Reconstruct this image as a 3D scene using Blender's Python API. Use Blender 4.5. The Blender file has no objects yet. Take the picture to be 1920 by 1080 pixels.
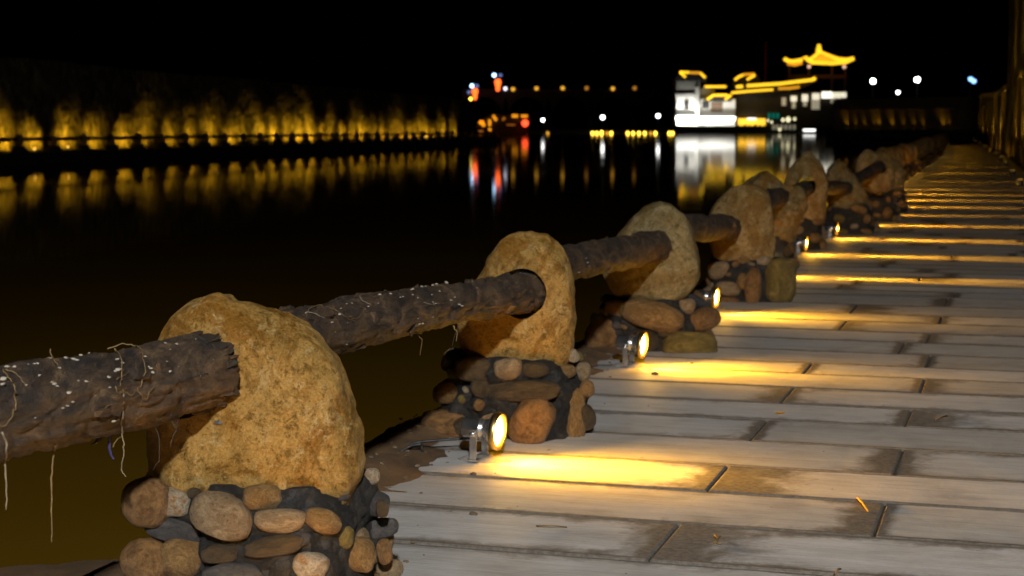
import bpy, bmesh, math, random
import numpy as np
from mathutils import Vector, Matrix, noise
from mathutils.bvhtree import BVHTree

random.seed(7)
S = bpy.context.scene
C = S.collection
PI = math.pi

# ------------------------------------------------------------------ camera
F = 3150.0                      # focal length in pixels of the 1920 wide photograph
PITCH = math.radians(5.42)
EYE = Vector((0.0, 0.0, 1.0))
cam_d = bpy.data.cameras.new('camera')
cam = bpy.data.objects.new('camera', cam_d)
C.objects.link(cam)
cam.location = EYE
cam.rotation_euler = (math.radians(90) - PITCH, 0, 0)
cam_d.sensor_width = 36.0
cam_d.lens = F / 1920.0 * 36.0
cam_d.clip_start = 0.05
cam_d.clip_end = 6000
cam_d.dof.use_dof = True
cam_d.dof.focus_distance = 3.75
cam_d.dof.aperture_fstop = 7.4
S.camera = cam

# ------------------------------------------------------------------ world, moon, exposure
W = bpy.data.worlds.new('World')
S.world = W
W.use_nodes = True
wn = W.node_tree.nodes
wl = W.node_tree.links
sky = wn.new('ShaderNodeTexSky')
sky.sky_type = 'NISHITA'
sky.sun_disc = False
sky.sun_elevation = math.radians(-4)
sky.sun_rotation = math.radians(200)
bgn = wn['Background']
wl.new(sky.outputs[0], bgn.inputs['Color'])
bgn.inputs['Strength'].default_value = 0.004

moon_d = bpy.data.lights.new('moon', 'SUN')
moon_d.energy = 0.004
moon_d.angle = math.radians(0.5)
moon_d.color = (0.8, 0.88, 1.0)
moon = bpy.data.objects.new('moon', moon_d)
C.objects.link(moon)
moon.rotation_euler = (math.radians(50), 0, math.radians(20))

S.view_settings.view_transform = 'Standard'
S.view_settings.look = 'None'
S.view_settings.exposure = 0
S.view_settings.gamma = 1
S.view_settings.use_curve_mapping = False
S.render.engine = 'CYCLES'
S.cycles.use_denoising = True
S.cycles.max_bounces = 5
S.cycles.diffuse_bounces = 2
S.cycles.glossy_bounces = 3
S.cycles.transmission_bounces = 2
S.cycles.sample_clamp_indirect = 4
S.cycles.sample_clamp_direct = 0
S.cycles.caustics_reflective = False
S.cycles.caustics_refractive = False

FILL = 5200.0       # assumed street lamp behind the camera
SPOT = 62.0         # garden spotlights
FARSPOT = 380.0     # uplights on the far bank
NEARWALL = 150.0     # uplights on the walkway wall

# ------------------------------------------------------------------ picture measurements -> places
_R = Vector((1, 0, 0))
_U = Vector((0, math.sin(PITCH), math.cos(PITCH)))
_D = Vector((0, math.cos(PITCH), -math.sin(PITCH)))

def ray(px, py):
    return (_R * ((px - 960) / F) + _U * (-(py - 540) / F) + _D)

def ground(px, py, z=0.0):
    d = ray(px, py)
    t = (z - 1.0) / d.z
    return EYE + d * t

def at(px, py, Y):
    d = ray(px, py)
    return EYE + d * (Y / d.y)

WATER = -0.48

# the walkway's left edge as a curve; s is metres along it
_EX, _EY, _EH = [], [], []
def _build_edge():
    x, y = -0.42 - 0.303 * 12.9, 4.9 - 12.9
    s = -0.0
    while y < 170:
        if y < 8: h = 0.303
        elif y < 14: h = 0.303 + (0.276 - 0.303) * (y - 8) / 6
        elif y < 55: h = 0.276
        elif y < 70: h = 0.276 + (0.262 - 0.276) * (y - 55) / 15
        else: h = 0.262
        a = math.atan(h)
        _EX.append(x); _EY.append(y); _EH.append(a)
        x += math.sin(a) * 0.1; y += math.cos(a) * 0.1
_build_edge()

def edge(s, off=0.0):
    """point at s metres along the walkway, off metres to the right of its left edge"""
    i = max(0, min(len(_EX) - 2, int(s / 0.1)))
    f = s / 0.1 - i
    x = _EX[i] + (_EX[i + 1] - _EX[i]) * f
    y = _EY[i] + (_EY[i + 1] - _EY[i]) * f
    a = _EH[i] + (_EH[i + 1] - _EH[i]) * max(0.0, min(1.0, f))
    return Vector((x + math.cos(a) * off, y - math.sin(a) * off, 0)), a

def locate(p):
    """(s, off) of a ground point"""
    best = None
    for i in range(0, len(_EX), 1):
        a = _EH[i]
        dx, dy = p.x - _EX[i], p.y - _EY[i]
        al = dx * math.sin(a) + dy * math.cos(a)
        if best is None or abs(al) < abs(best[0]):
            best = (al, i, dx * math.cos(a) - dy * math.sin(a))
    return best[1] * 0.1 + best[0], best[2]

# ------------------------------------------------------------------ helpers
def tag(o, label=None, cat=None, group=None, kind=None):
    if label: o['label'] = label
    if cat: o['category'] = cat
    if group: o['group'] = group
    if kind: o['kind'] = kind
    return o

def empty(name, loc, rz=0.0, parent=None):
    o = bpy.data.objects.new(name, None)
    o.empty_display_size = 0.1
    C.objects.link(o)
    o.location = loc
    o.rotation_euler = (0, 0, rz)
    if parent: o.parent = parent
    return o

def link(name, me, parent=None, loc=None, rot=None, scale=None):
    o = bpy.data.objects.new(name, me)
    C.objects.link(o)
    if parent: o.parent = parent
    if loc is not None: o.location = loc
    if rot is not None: o.rotation_euler = rot
    if scale is not None: o.scale = scale
    return o

class MB:
    def __init__(s):
        s.v = []; s.f = []
    def quad(s, a, b, c, d):
        n = len(s.v); s.v += [a, b, c, d]; s.f.append((n, n + 1, n + 2, n + 3)); return s
    def box(s, x0, x1, y0, y1, z0, z1, M=None):
        n = len(s.v)
        P = [Vector((x, y, z)) for z in (z0, z1) for y in (y0, y1) for x in (x0, x1)]
        if M is not None: P = [M @ p for p in P]
        s.v += P
        s.f += [(n, n + 2, n + 3, n + 1), (n + 4, n + 5, n + 7, n + 6), (n, n + 1, n + 5, n + 4),
                (n + 2, n + 6, n + 7, n + 3), (n, n + 4, n + 6, n + 2), (n + 1, n + 3, n + 7, n + 5)]
        return s
    def bar(s, a, b, w, h=None):
        """square bar from a to b"""
        a = Vector(a); b = Vector(b); h = h or w
        d = (b - a); L = d.length
        q = d.to_track_quat('X', 'Z').to_matrix().to_4x4()
        M = Matrix.Translation(a) @ q
        return s.box(0, L, -w / 2, w / 2, -h / 2, h / 2, M)
    def tube(s, pts, rad, seg=12, cap=True, jitter=None):
        pts = [Vector(p) for p in pts]
        if not hasattr(rad, '__len__'): rad = [rad] * len(pts)
        n0 = len(s.v); up = Vector((0, 0, 1)); prev = None
        for i, p in enumerate(pts):
            t = (pts[min(i + 1, len(pts) - 1)] - pts[max(i - 1, 0)])
            if t.length < 1e-9: t = Vector((0, 1, 0))
            t.normalize()
            if prev is None:
                ref = up if abs(t.z) < 0.95 else Vector((1, 0, 0))
                u = t.cross(ref).normalized()
            else:
                u = (prev - t * prev.dot(t)).normalized()
            prev = u
            w = t.cross(u)
            for k in range(seg):
                a = 2 * PI * k / seg
                r = rad[i]
                q = u * math.cos(a) + w * math.sin(a)
                if jitter: r = jitter(p, q, r, i, k)
                s.v.append(p + q * r)
        for i in range(len(pts) - 1):
            for k in range(seg):
                a = n0 + i * seg + k; b = n0 + i * seg + (k + 1) % seg
                s.f.append((a, b, b + seg, a + seg))
        if cap:
            s.f.append(tuple(n0 + k for k in range(seg))[::-1])
            e = n0 + (len(pts) - 1) * seg
            s.f.append(tuple(e + k for k in range(seg)))
        return s
    def lathe(s, prof, seg=24, M=None):
        """prof: list of (radius, z)"""
        n0 = len(s.v)
        for r, z in prof:
            for k in range(seg):
                a = 2 * PI * k / seg
                p = Vector((r * math.cos(a), r * math.sin(a), z))
                s.v.append(M @ p if M is not None else p)
        for i in range(len(prof) - 1):
            for k in range(seg):
                a = n0 + i * seg + k; b = n0 + i * seg + (k + 1) % seg
                s.f.append((a, b, b + seg, a + seg))
        s.f.append(tuple(n0 + k for k in range(seg))[::-1])
        e = n0 + (len(prof) - 1) * seg
        s.f.append(tuple(e + k for k in range(seg)))
        return s
    def mesh(s, name, mat, smooth=False):
        me = bpy.data.meshes.new(name)
        me.from_pydata([tuple(v) for v in s.v], [], s.f)
        if mat: me.materials.append(mat)
        if smooth:
            me.polygons.foreach_set('use_smooth', [True] * len(me.polygons))
        me.update()
        return me
    def build(s, name, mat, parent=None, smooth=False, loc=None, rot=None):
        return link(name, s.mesh(name, mat, smooth), parent, loc, rot)

# ------------------------------------------------------------------ materials
def new_mat(name):
    m = bpy.data.materials.new(name)
    m.use_nodes = True
    nt = m.node_tree
    return m, nt, nt.nodes['Principled BSDF']

def ramp(nt, stops, interp='LINEAR'):
    r = nt.nodes.new('ShaderNodeValToRGB')
    cr = r.color_ramp
    cr.interpolation = interp
    while len(cr.elements) > 1: cr.elements.remove(cr.elements[-1])
    cr.elements[0].position = stops[0][0]
    cr.elements[0].color = (*stops[0][1], 1)
    for p, c in stops[1:]:
        e = cr.elements.new(p); e.color = (*c, 1)
    return r

def noise_n(nt, scale, detail=6, rough=0.6, coord=None, dist=0.0):
    n = nt.nodes.new('ShaderNodeTexNoise')
    n.inputs['Scale'].default_value = scale
    n.inputs['Detail'].default_value = detail
    n.inputs['Roughness'].default_value = rough
    n.inputs['Distortion'].default_value = dist
    if coord is not None: nt.links.new(coord, n.inputs['Vector'])
    return n

def mixc(nt, fac, a, b, mode='MIX'):
    m = nt.nodes.new('ShaderNodeMix')
    m.data_type = 'RGBA'; m.blend_type = mode
    for sock, val in ((m.inputs[0], fac), (m.inputs[6], a), (m.inputs[7], b)):
        if hasattr(val, 'links') or isinstance(val, bpy.types.NodeSocket): nt.links.new(val, sock)
        elif isinstance(val, (int, float)): sock.default_value = val
        else: sock.default_value = (*val, 1)
    return m.outputs[2]

def math_n(nt, op, a, b=None, clamp=False):
    m = nt.nodes.new('ShaderNodeMath'); m.operation = op; m.use_clamp = clamp
    for i, v in enumerate((a, b)):
        if v is None: continue
        if isinstance(v, bpy.types.NodeSocket): nt.links.new(v, m.inputs[i])
        else: m.inputs[i].default_value = v
    return m.outputs[0]

def bump(nt, bsdf, h, strength, dist=0.01, prev=None):
    b = nt.nodes.new('ShaderNodeBump')
    b.inputs['Strength'].default_value = strength
    b.inputs['Distance'].default_value = dist
    nt.links.new(h, b.inputs['Height'])
    if prev is not None: nt.links.new(prev, b.inputs['Normal'])
    nt.links.new(b.outputs[0], bsdf.inputs['Normal'])
    return b.outputs[0]

def plain(name, col, rough=0.6, metal=0.0, var=0.25, scale=6.0, bmp=0.2, bd=0.01):
    m, nt, b = new_mat(name)
    tc = nt.nodes.new('ShaderNodeTexCoord')
    n = noise_n(nt, scale, 8, 0.65, tc.outputs['Object'])
    lo = tuple(c * (1 - var) for c in col); hi = tuple(min(1, c * (1 + var)) for c in col)
    r = ramp(nt, [(0.3, lo), (0.7, hi)])
    nt.links.new(n.outputs[0], r.inputs[0])
    nt.links.new(r.outputs[0], b.inputs['Base Color'])
    b.inputs['Roughness'].default_value = rough
    b.inputs['Metallic'].default_value = metal
    if bmp: bump(nt, b, n.outputs[0], bmp, bd)
    return m

def emit(name, col, strength):
    m, nt, b = new_mat(name)
    b.inputs['Base Color'].default_value = (*[min(1, c) for c in col], 1)
    b.inputs['Emission Color'].default_value = (*col, 1)
    b.inputs['Emission Strength'].default_value = strength
    b.inputs['Roughness'].default_value = 0.3
    return m

def sandstone(name, c_main, c_dark, c_stain, c_pale, seed=0.0, sc=1.0):
    m, nt, b = new_mat(name)
    tc = nt.nodes.new('ShaderNodeTexCoord')
    mp = nt.nodes.new('ShaderNodeMapping')
    mp.inputs['Location'].default_value = (seed, seed * 1.7, seed * 0.4)
    nt.links.new(tc.outputs['Object'], mp.inputs['Vector'])
    v = mp.outputs[0]
    n1 = noise_n(nt, 8 * sc, 10, 0.78, v, 0.9)
    n2 = noise_n(nt, 38 * sc, 8, 0.8, v, 0.4)
    n3 = noise_n(nt, 3.4 * sc, 6, 0.65, v, 1.4)
    n4 = noise_n(nt, 190 * sc, 4, 0.7, v)
    n5 = noise_n(nt, 19 * sc, 9, 0.8, v, 1.0)
    r1 = ramp(nt, [(0.38, c_dark), (0.47, c_main), (0.53, tuple(c * 1.3 for c in c_main)), (0.60, c_main), (0.68, c_dark)])
    nt.links.new(n1.outputs[0], r1.inputs[0])
    rs = ramp(nt, [(0.50, (0, 0, 0)), (0.58, (1, 1, 1))])
    nt.links.new(n3.outputs[0], rs.inputs[0])
    c = mixc(nt, math_n(nt, 'MULTIPLY', rs.outputs[0], 0.8), r1.outputs[0], c_stain)
    rp = ramp(nt, [(0.54, (0, 0, 0)), (0.60, (1, 1, 1))])
    nt.links.new(n5.outputs[0], rp.inputs[0])
    c = mixc(nt, math_n(nt, 'MULTIPLY', rp.outputs[0], 0.65), c, c_pale)
    rd = ramp(nt, [(0.40, (1, 1, 1)), (0.47, (0, 0, 0))])
    nt.links.new(n2.outputs[0], rd.inputs[0])
    c = mixc(nt, math_n(nt, 'MULTIPLY', rd.outputs[0], 0.8), c, tuple(k * 0.36 for k in c_main))
    rg_ = ramp(nt, [(0.60, (0, 0, 0)), (0.66, (1, 1, 1))])
    nt.links.new(n2.outputs[0], rg_.inputs[0])
    c = mixc(nt, math_n(nt, 'MULTIPLY', rg_.outputs[0], 0.5), c, tuple(k * 1.3 for k in c_pale))
    vo = nt.nodes.new('ShaderNodeTexVoronoi'); vo.inputs['Scale'].default_value = 75 * sc
    nt.links.new(v, vo.inputs['Vector'])
    pit = ramp(nt, [(0.10, (1, 1, 1)), (0.22, (0, 0, 0))])
    nt.links.new(vo.outputs['Distance'], pit.inputs[0])
    c = mixc(nt, math_n(nt, 'MULTIPLY', pit.outputs[0], 0.55), c, tuple(k * 0.3 for k in c_main))
    vc = nt.nodes.new('ShaderNodeTexVoronoi'); vc.feature = 'DISTANCE_TO_EDGE'; vc.inputs['Scale'].default_value = 6.5 * sc
    wv = nt.nodes.new('ShaderNodeVectorMath'); wv.operation = 'MULTIPLY_ADD'
    nt.links.new(n5.outputs['Color'], wv.inputs[0]); wv.inputs[1].default_value = (0.22, 0.22, 0.22); nt.links.new(v, wv.inputs[2])
    nt.links.new(wv.outputs[0], vc.inputs['Vector'])
    ck = ramp(nt, [(0.0, (1, 1, 1)), (0.022, (0, 0, 0))])
    nt.links.new(vc.outputs['Distance'], ck.inputs[0])
    ckm = math_n(nt, 'MULTIPLY', ck.outputs[0], rs.outputs[0])
    c = mixc(nt, math_n(nt, 'MULTIPLY', ckm, 0.7), c, tuple(k * 0.2 for k in c_main))
    c = mixc(nt, 0.75, c, n4.outputs[0], 'OVERLAY')
    bc = nt.nodes.new('ShaderNodeBrightContrast'); bc.inputs['Contrast'].default_value = 0.05; bc.inputs['Bright'].default_value = 0.0
    nt.links.new(c, bc.inputs['Color']); c = bc.outputs[0]
    nt.links.new(c, b.inputs['Base Color'])
    b.inputs['Roughness'].default_value = 0.6
    b.inputs['Specular IOR Level'].default_value = 0.35
    p = bump(nt, b, n1.outputs[0], 0.8, 0.03)
    p = bump(nt, b, n5.outputs[0], 0.8, 0.02, p)
    p = bump(nt, b, n2.outputs[0], 0.9, 0.010, p)
    p = bump(nt, b, pit.outputs[0], -0.6, 0.003, p)
    p = bump(nt, b, ckm, -0.9, 0.008, p)
    bump(nt, b, n4.outputs[0], 0.7, 0.003, p)
    return m

M_SAND1 = sandstone('ochre_sandstone', (0.345, 0.205, 0.062), (0.185, 0.095, 0.024), (0.24, 0.105, 0.022), (0.50, 0.38, 0.18), 0.0)
M_SAND2 = sandstone('tan_sandstone', (0.29, 0.19, 0.078), (0.17, 0.105, 0.036), (0.21, 0.115, 0.035), (0.38, 0.30, 0.17), 3.1)
M_SAND3 = sandstone('grey_sandstone', (0.235, 0.18, 0.085), (0.165, 0.122, 0.055), (0.19, 0.125, 0.05), (0.32, 0.28, 0.17), 7.3, 0.8)
M_SAND4 = sandstone('rough_limestone', (0.19, 0.14, 0.065), (0.10, 0.07, 0.032), (0.26, 0.13, 0.03), (0.34, 0.29, 0.18), 11.3, 0.9)

def cobble_mat(name, a, b_, spot, rough=0.45):
    m, nt, b = new_mat(name)
    tc = nt.nodes.new('ShaderNodeTexCoord')
    oi = nt.nodes.new('ShaderNodeObjectInfo')
    add = nt.nodes.new('ShaderNodeVectorMath'); add.operation = 'ADD'
    nt.links.new(tc.outputs['Object'], add.inputs[0])
    sc = nt.nodes.new('ShaderNodeVectorMath'); sc.operation = 'SCALE'
    nt.links.new(oi.outputs['Location'], sc.inputs[0]); sc.inputs[3].default_value = 7.0
    nt.links.new(sc.outputs[0], add.inputs[1])
    n1 = noise_n(nt, 1.5, 10, 0.72, add.outputs[0], 1.0)
    n2 = noise_n(nt, 7, 9, 0.8, add.outputs[0], 0.5)
    n3 = noise_n(nt, 34, 5, 0.8, add.outputs[0])
    r = ramp(nt, [(0.40, b_), (0.48, tuple(k * .7 for k in a)), (0.55, a), (0.64, tuple(min(1, k * 1.3) for k in a))])
    nt.links.new(n1.outputs[0], r.inputs[0])
    rr = ramp(nt, [(0.54, (0, 0, 0)), (0.61, (1, 1, 1))])
    nt.links.new(n2.outputs[0], rr.inputs[0])
    c = mixc(nt, math_n(nt, 'MULTIPLY', rr.outputs[0], 0.55), r.outputs[0], spot)
    rk = ramp(nt, [(0.38, (1, 1, 1)), (0.46, (0, 0, 0))])
    nt.links.new(n2.outputs[0], rk.inputs[0])
    c = mixc(nt, math_n(nt, 'MULTIPLY', rk.outputs[0], 0.75), c, (0.02, 0.017, 0.013))
    c = mixc(nt, 0.55, c, n3.outputs[0], 'OVERLAY')
    nt.links.new(c, b.inputs['Base Color'])
    b.inputs['Roughness'].default_value = rough
    p = bump(nt, b, n1.outputs[0], 0.6, 0.25)
    p = bump(nt, b, n2.outputs[0], 0.6, 0.12, p)
    bump(nt, b, n3.outputs[0], 0.5, 0.04, p)
    return m

CM = {
    'orange': cobble_mat('orange_cobble', (0.30, 0.155, 0.048), (0.15, 0.068, 0.020), (0.38, 0.25, 0.12)),
    'ochre': cobble_mat('ochre_cobble', (0.31, 0.18, 0.06), (0.2, 0.095, 0.022), (0.5, 0.34, 0.14)),
    'tan': cobble_mat('tan_cobble', (0.36, 0.25, 0.13), (0.24, 0.15, 0.07), (0.45, 0.36, 0.24)),
    'pale': cobble_mat('pale_cobble', (0.46, 0.37, 0.25), (0.35, 0.18, 0.06), (0.6, 0.55, 0.45)),
    'grey': cobble_mat('grey_cobble', (0.13, 0.115, 0.10), (0.07, 0.065, 0.06), (0.2, 0.18, 0.15)),
    'slate': cobble_mat('slate_cobble', (0.085, 0.08, 0.078), (0.045, 0.044, 0.043), (0.13, 0.10, 0.06)),
    'dark': cobble_mat('dark_cobble', (0.09, 0.06, 0.028), (0.035, 0.028, 0.018), (0.22, 0.14, 0.05)),
    'olive': cobble_mat('olive_cobble', (0.24, 0.17, 0.04), (0.13, 0.09, 0.02), (0.3, 0.25, 0.1)),
}

def make_mortar():
    m, nt, b = new_mat('wet_mortar')
    tc = nt.nodes.new('ShaderNodeTexCoord')
    n1 = noise_n(nt, 26, 8, 0.75, tc.outputs['Object'], 0.6)
    n2 = noise_n(nt, 110, 5, 0.7, tc.outputs['Object'])
    r = ramp(nt, [(0.3, (0.008, 0.0075, 0.007)), (0.52, (0.024, 0.022, 0.019)), (0.68, (0.06, 0.05, 0.038))])
    nt.links.new(n1.outputs[0], r.inputs[0])
    nt.links.new(r.outputs[0], b.inputs['Base Color'])
    b.inputs['Roughness'].default_value = 0.55
    p = bump(nt, b, n1.outputs[0], 1.0, 0.05)
    bump(nt, b, n2.outputs[0], 1.0, 0.014, p)
    return m
M_MORTAR = make_mortar()

def make_bark():
    m, nt, b = new_mat('dark_bark')
    tc = nt.nodes.new('ShaderNodeTexCoord')
    mp = nt.nodes.new('ShaderNodeMapping'); mp.inputs['Scale'].default_value = (1.0, 0.32, 1.0)
    nt.links.new(tc.outputs['Object'], mp.inputs['Vector'])
    v = mp.outputs[0]
    n1 = noise_n(nt, 15, 8, 0.7, v, 1.2)
    n2 = noise_n(nt, 60, 6, 0.7, v, 0.5)
    n3 = noise_n(nt, 5, 5, 0.6, v, 0.8)
    r = ramp(nt, [(0.38, (0.009, 0.005, 0.002)), (0.48, (0.044, 0.023, 0.009)), (0.56, (0.080, 0.045, 0.018)), (0.66, (0.145, 0.088, 0.038))])
    nt.links.new(n1.outputs[0], r.inputs[0])
    r3 = ramp(nt, [(0.45, (0, 0, 0)), (0.65, (1, 1, 1))])
    nt.links.new(n3.outputs[0], r3.inputs[0])
    c = mixc(nt, math_n(nt, 'MULTIPLY', r3.outputs[0], 0.25), r.outputs[0], (0.062, 0.050, 0.038))
    c = mixc(nt, 0.6, c, n2.outputs[0], 'OVERLAY')
    nt.links.new(c, b.inputs['Base Color'])
    b.inputs['Roughness'].default_value = 0.75
    p = bump(nt, b, n3.outputs[0], 0.8, 0.03)
    p = bump(nt, b, n1.outputs[0], 1.0, 0.022, p)
    bump(nt, b, n2.outputs[0], 1.0, 0.008, p)
    return m
M_BARK = make_bark()

def make_plank():
    m, nt, b = new_mat('weathered_plank')
    tc = nt.nodes.new('ShaderNodeTexCoord')
    oi = nt.nodes.new('ShaderNodeObjectInfo')
    sc = nt.nodes.new('ShaderNodeVectorMath'); sc.operation = 'SCALE'
    nt.links.new(oi.outputs['Location'], sc.inputs[0]); sc.inputs[3].default_value = 3.7
    add = nt.nodes.new('ShaderNodeVectorMath'); add.operation = 'ADD'
    nt.links.new(tc.outputs['Object'], add.inputs[0]); nt.links.new(sc.outputs[0], add.inputs[1])
    mp = nt.nodes.new('ShaderNodeMapping'); mp.inputs['Scale'].default_value = (0.07, 1.0, 1.0)
    nt.links.new(add.outputs[0], mp.inputs['Vector'])
    grain = noise_n(nt, 150, 4, 0.6, mp.outputs[0], 0.25)
    band = noise_n(nt, 22, 4, 0.6, mp.outputs[0], 0.4)
    blot = noise_n(nt, 5, 5, 0.6, add.outputs[0], 0.3)
    fine = noise_n(nt, 60, 5, 0.7, add.outputs[0])
    # flat sawn figure: nested arches along the board
    wv = nt.nodes.new('ShaderNodeTexWave'); wv.wave_type = 'RINGS'; wv.rings_direction = 'SPHERICAL'
    mp2 = nt.nodes.new('ShaderNodeMapping'); mp2.inputs['Scale'].default_value = (0.35, 4.0, 1.0)
    nt.links.new(add.outputs[0], mp2.inputs['Vector']); nt.links.new(mp2.outputs[0], wv.inputs['Vector'])
    wv.inputs['Scale'].default_value = 7; wv.inputs['Distortion'].default_value = 3; wv.inputs['Detail'].default_value = 2
    base = ramp(nt, [(0.25, (0.37, 0.37, 0.365)), (0.5, (0.49, 0.49, 0.485)), (0.75, (0.56, 0.56, 0.56))])
    nt.links.new(blot.outputs[0], base.inputs[0])
    rv = ramp(nt, [(0.0, (0.76, 0.74, 0.70)), (1.0, (1.0, 1.0, 1.0))])
    nt.links.new(oi.outputs['Random'], rv.inputs[0])
    c = mixc(nt, 1.0, base.outputs[0], rv.outputs[0], 'MULTIPLY')
    gr = ramp(nt, [(0.32, (0.62, 0.59, 0.53)), (0.55, (1, 1, 1))])
    nt.links.new(grain.outputs[0], gr.inputs[0])
    c = mixc(nt, 0.5, c, gr.outputs[0], 'MULTIPLY')
    br = ramp(nt, [(0.35, (0.78, 0.76, 0.72)), (0.6, (1, 1, 1))])
    nt.links.new(band.outputs[0], br.inputs[0])
    c = mixc(nt, 0.6, c, br.outputs[0], 'MULTIPLY')
    wr = ramp(nt, [(0.25, (0.86, 0.84, 0.80)), (0.6, (1, 1, 1))])
    nt.links.new(wv.outputs[0], wr.inputs[0])
    c = mixc(nt, 0.5, c, wr.outputs[0], 'MULTIPLY')
    # dirt along the edges and on soiled ends
    at1 = nt.nodes.new('ShaderNodeAttribute'); at1.attribute_name = 'dirt'
    wob = noise_n(nt, 9, 6, 0.65, add.outputs[0], 0.4)
    d = math_n(nt, 'ADD', at1.outputs['Fac'], math_n(nt, 'MULTIPLY', math_n(nt, 'SUBTRACT', wob.outputs[0], 0.5), 1.1))
    d = math_n(nt, 'ADD', d, math_n(nt, 'MULTIPLY', math_n(nt, 'SUBTRACT', fine.outputs[0], 0.5), 0.45))
    dr = ramp(nt, [(0.50, (0, 0, 0)), (0.86, (1, 1, 1))])
    nt.links.new(d, dr.inputs[0])
    dc = ramp(nt, [(0.35, (0.048, 0.040, 0.030)), (0.65, (0.135, 0.115, 0.090))])
    nt.links.new(fine.outputs[0], dc.inputs[0])
    c = mixc(nt, math_n(nt, 'MULTIPLY', dr.outputs[0], 0.9), c, dc.outputs[0])
    # specks of grit
    vo = nt.nodes.new('ShaderNodeTexVoronoi'); vo.inputs['Scale'].default_value = 26
    nt.links.new(add.outputs[0], vo.inputs['Vector'])
    vr = ramp(nt, [(0.0, (1, 1, 1)), (0.06, (0, 0, 0))])
    nt.links.new(vo.outputs['Distance'], vr.inputs[0])
    sel = ramp(nt, [(0.55, (0, 0, 0)), (0.6, (1, 1, 1))])
    nt.links.new(wob.outputs[0], sel.inputs[0])
    c = mixc(nt, math_n(nt, 'MULTIPLY', vr.outputs[0], sel.outputs[0]), c, (0.06, 0.045, 0.03))
    nt.links.new(c, b.inputs['Base Color'])
    ro = nt.nodes.new('ShaderNodeMapRange')
    nt.links.new(dr.outputs[0], ro.inputs[0]); ro.inputs[3].default_value = 0.68; ro.inputs[4].default_value = 0.8
    nt.links.new(ro.outputs[0], b.inputs['Roughness'])
    b.inputs['Specular IOR Level'].default_value = 0.2
    p = bump(nt, b, grain.outputs[0], 0.30, 0.0025)
    p = bump(nt, b, blot.outputs[0], 0.25, 0.012, p)
    bump(nt, b, d, 0.35, 0.006, p)
    return m
M_PLANK = make_plank()

def make_earth(name, a, b_, sc=1.0):
    m, nt, b = new_mat(name)
    tc = nt.nodes.new('ShaderNodeTexCoord')
    n1 = noise_n(nt, 6 * sc, 8, 0.7, tc.outputs['Object'], 0.3)
    n2 = noise_n(nt, 120 * sc, 5, 0.8, tc.outputs['Object'])
    r = ramp(nt, [(0.3, a), (0.7, b_)])
    nt.links.new(n1.outputs[0], r.inputs[0])
    c = mixc(nt, 0.6, r.outputs[0], n2.outputs[0], 'OVERLAY')
    nt.links.new(c, b.inputs['Base Color'])
    b.inputs['Roughness'].default_value = 0.85
    p = bump(nt, b, n1.outputs[0], 0.6, 0.03)
    bump(nt, b, n2.outputs[0], 0.9, 0.004, p)
    return m
M_SANDY = make_earth('dirty_sand', (0.06, 0.032, 0.011), (0.17, 0.095, 0.036))
M_EARTH = make_earth('dark_earth', (0.02, 0.015, 0.009), (0.06, 0.045, 0.026), 0.5)
M_PAD = make_earth('cement_lump', (0.2, 0.18, 0.15), (0.36, 0.33, 0.28), 3)

def make_water():
    m, nt, b = new_mat('muddy_water')
    out = nt.nodes['Material Output']
    tc = nt.nodes.new('ShaderNodeTexCoord')
    dif = nt.nodes.new('ShaderNodeBsdfDiffuse')
    n = noise_n(nt, 0.35, 4, 0.6, tc.outputs['Object'])
    r = ramp(nt, [(0.3, (0.135, 0.072, 0.004)), (0.7, (0.16, 0.086, 0.006))])
    nt.links.new(n.outputs[0], r.inputs[0]); nt.links.new(r.outputs[0], dif.inputs['Color'])
    gl = nt.nodes.new('ShaderNodeBsdfGlossy')
    gl.inputs['Roughness'].default_value = 0.032
    gl.inputs['Color'].default_value = (0.70, 0.70, 0.70, 1)
    fr = nt.nodes.new('ShaderNodeFresnel'); fr.inputs['IOR'].default_value = 1.33
    mx = nt.nodes.new('ShaderNodeMixShader')
    nt.links.new(fr.outputs[0], mx.inputs[0]); nt.links.new(dif.outputs[0], mx.inputs[1]); nt.links.new(gl.outputs[0], mx.inputs[2])
    nt.links.new(mx.outputs[0], out.inputs['Surface'])
    nt.nodes.remove(b)
    rp = noise_n(nt, 2.2, 3, 0.5, tc.outputs['Object'])
    bp = nt.nodes.new('ShaderNodeBump'); bp.inputs['Strength'].default_value = 0.12; bp.inputs['Distance'].default_value = 0.01
    nt.links.new(rp.outputs[0], bp.inputs['Height'])
    nt.links.new(bp.outputs[0], gl.inputs['Normal'])
    return m
M_WATER = make_water()

def chrome():
    m, nt, b = new_mat('brushed_steel')
    tc = nt.nodes.new('ShaderNodeTexCoord')
    n = noise_n(nt, 40, 4, 0.6, tc.outputs['Object'])
    r = ramp(nt, [(0.3, (0.6, 0.59, 0.56)), (0.7, (0.85, 0.84, 0.81))])
    nt.links.new(n.outputs[0], r.inputs[0]); nt.links.new(r.outputs[0], b.inputs['Base Color'])
    b.inputs['Metallic'].default_value = 0.95
    b.inputs['Roughness'].default_value = 0.24
    return m
M_STEEL = chrome()
M_BRONZE = plain('bronze_ring', (0.62, 0.45, 0.18), 0.35, 1.0, 0.15, 30, 0.1)
M_LENS = emit('lit_lens', (1.0, 0.80, 0.20), 5.5)
M_LENS_CORE = emit('lit_lens_core', (1.0, 0.66, 0.16), 85)
M_RUBBER = plain('black_rubber', (0.015, 0.015, 0.015), 0.5)
M_MUSH = plain('white_fungus', (0.34, 0.30, 0.23), 0.7, 0, 0.4, 90, 0.4)
M_VINE = plain('dry_vine', (0.15, 0.095, 0.035), 0.7, 0, 0.3, 40, 0.3)
M_DARKVINE = plain('dark_vine', (0.02, 0.014, 0.008), 0.7, 0, 0.3, 40, 0.3)
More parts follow.
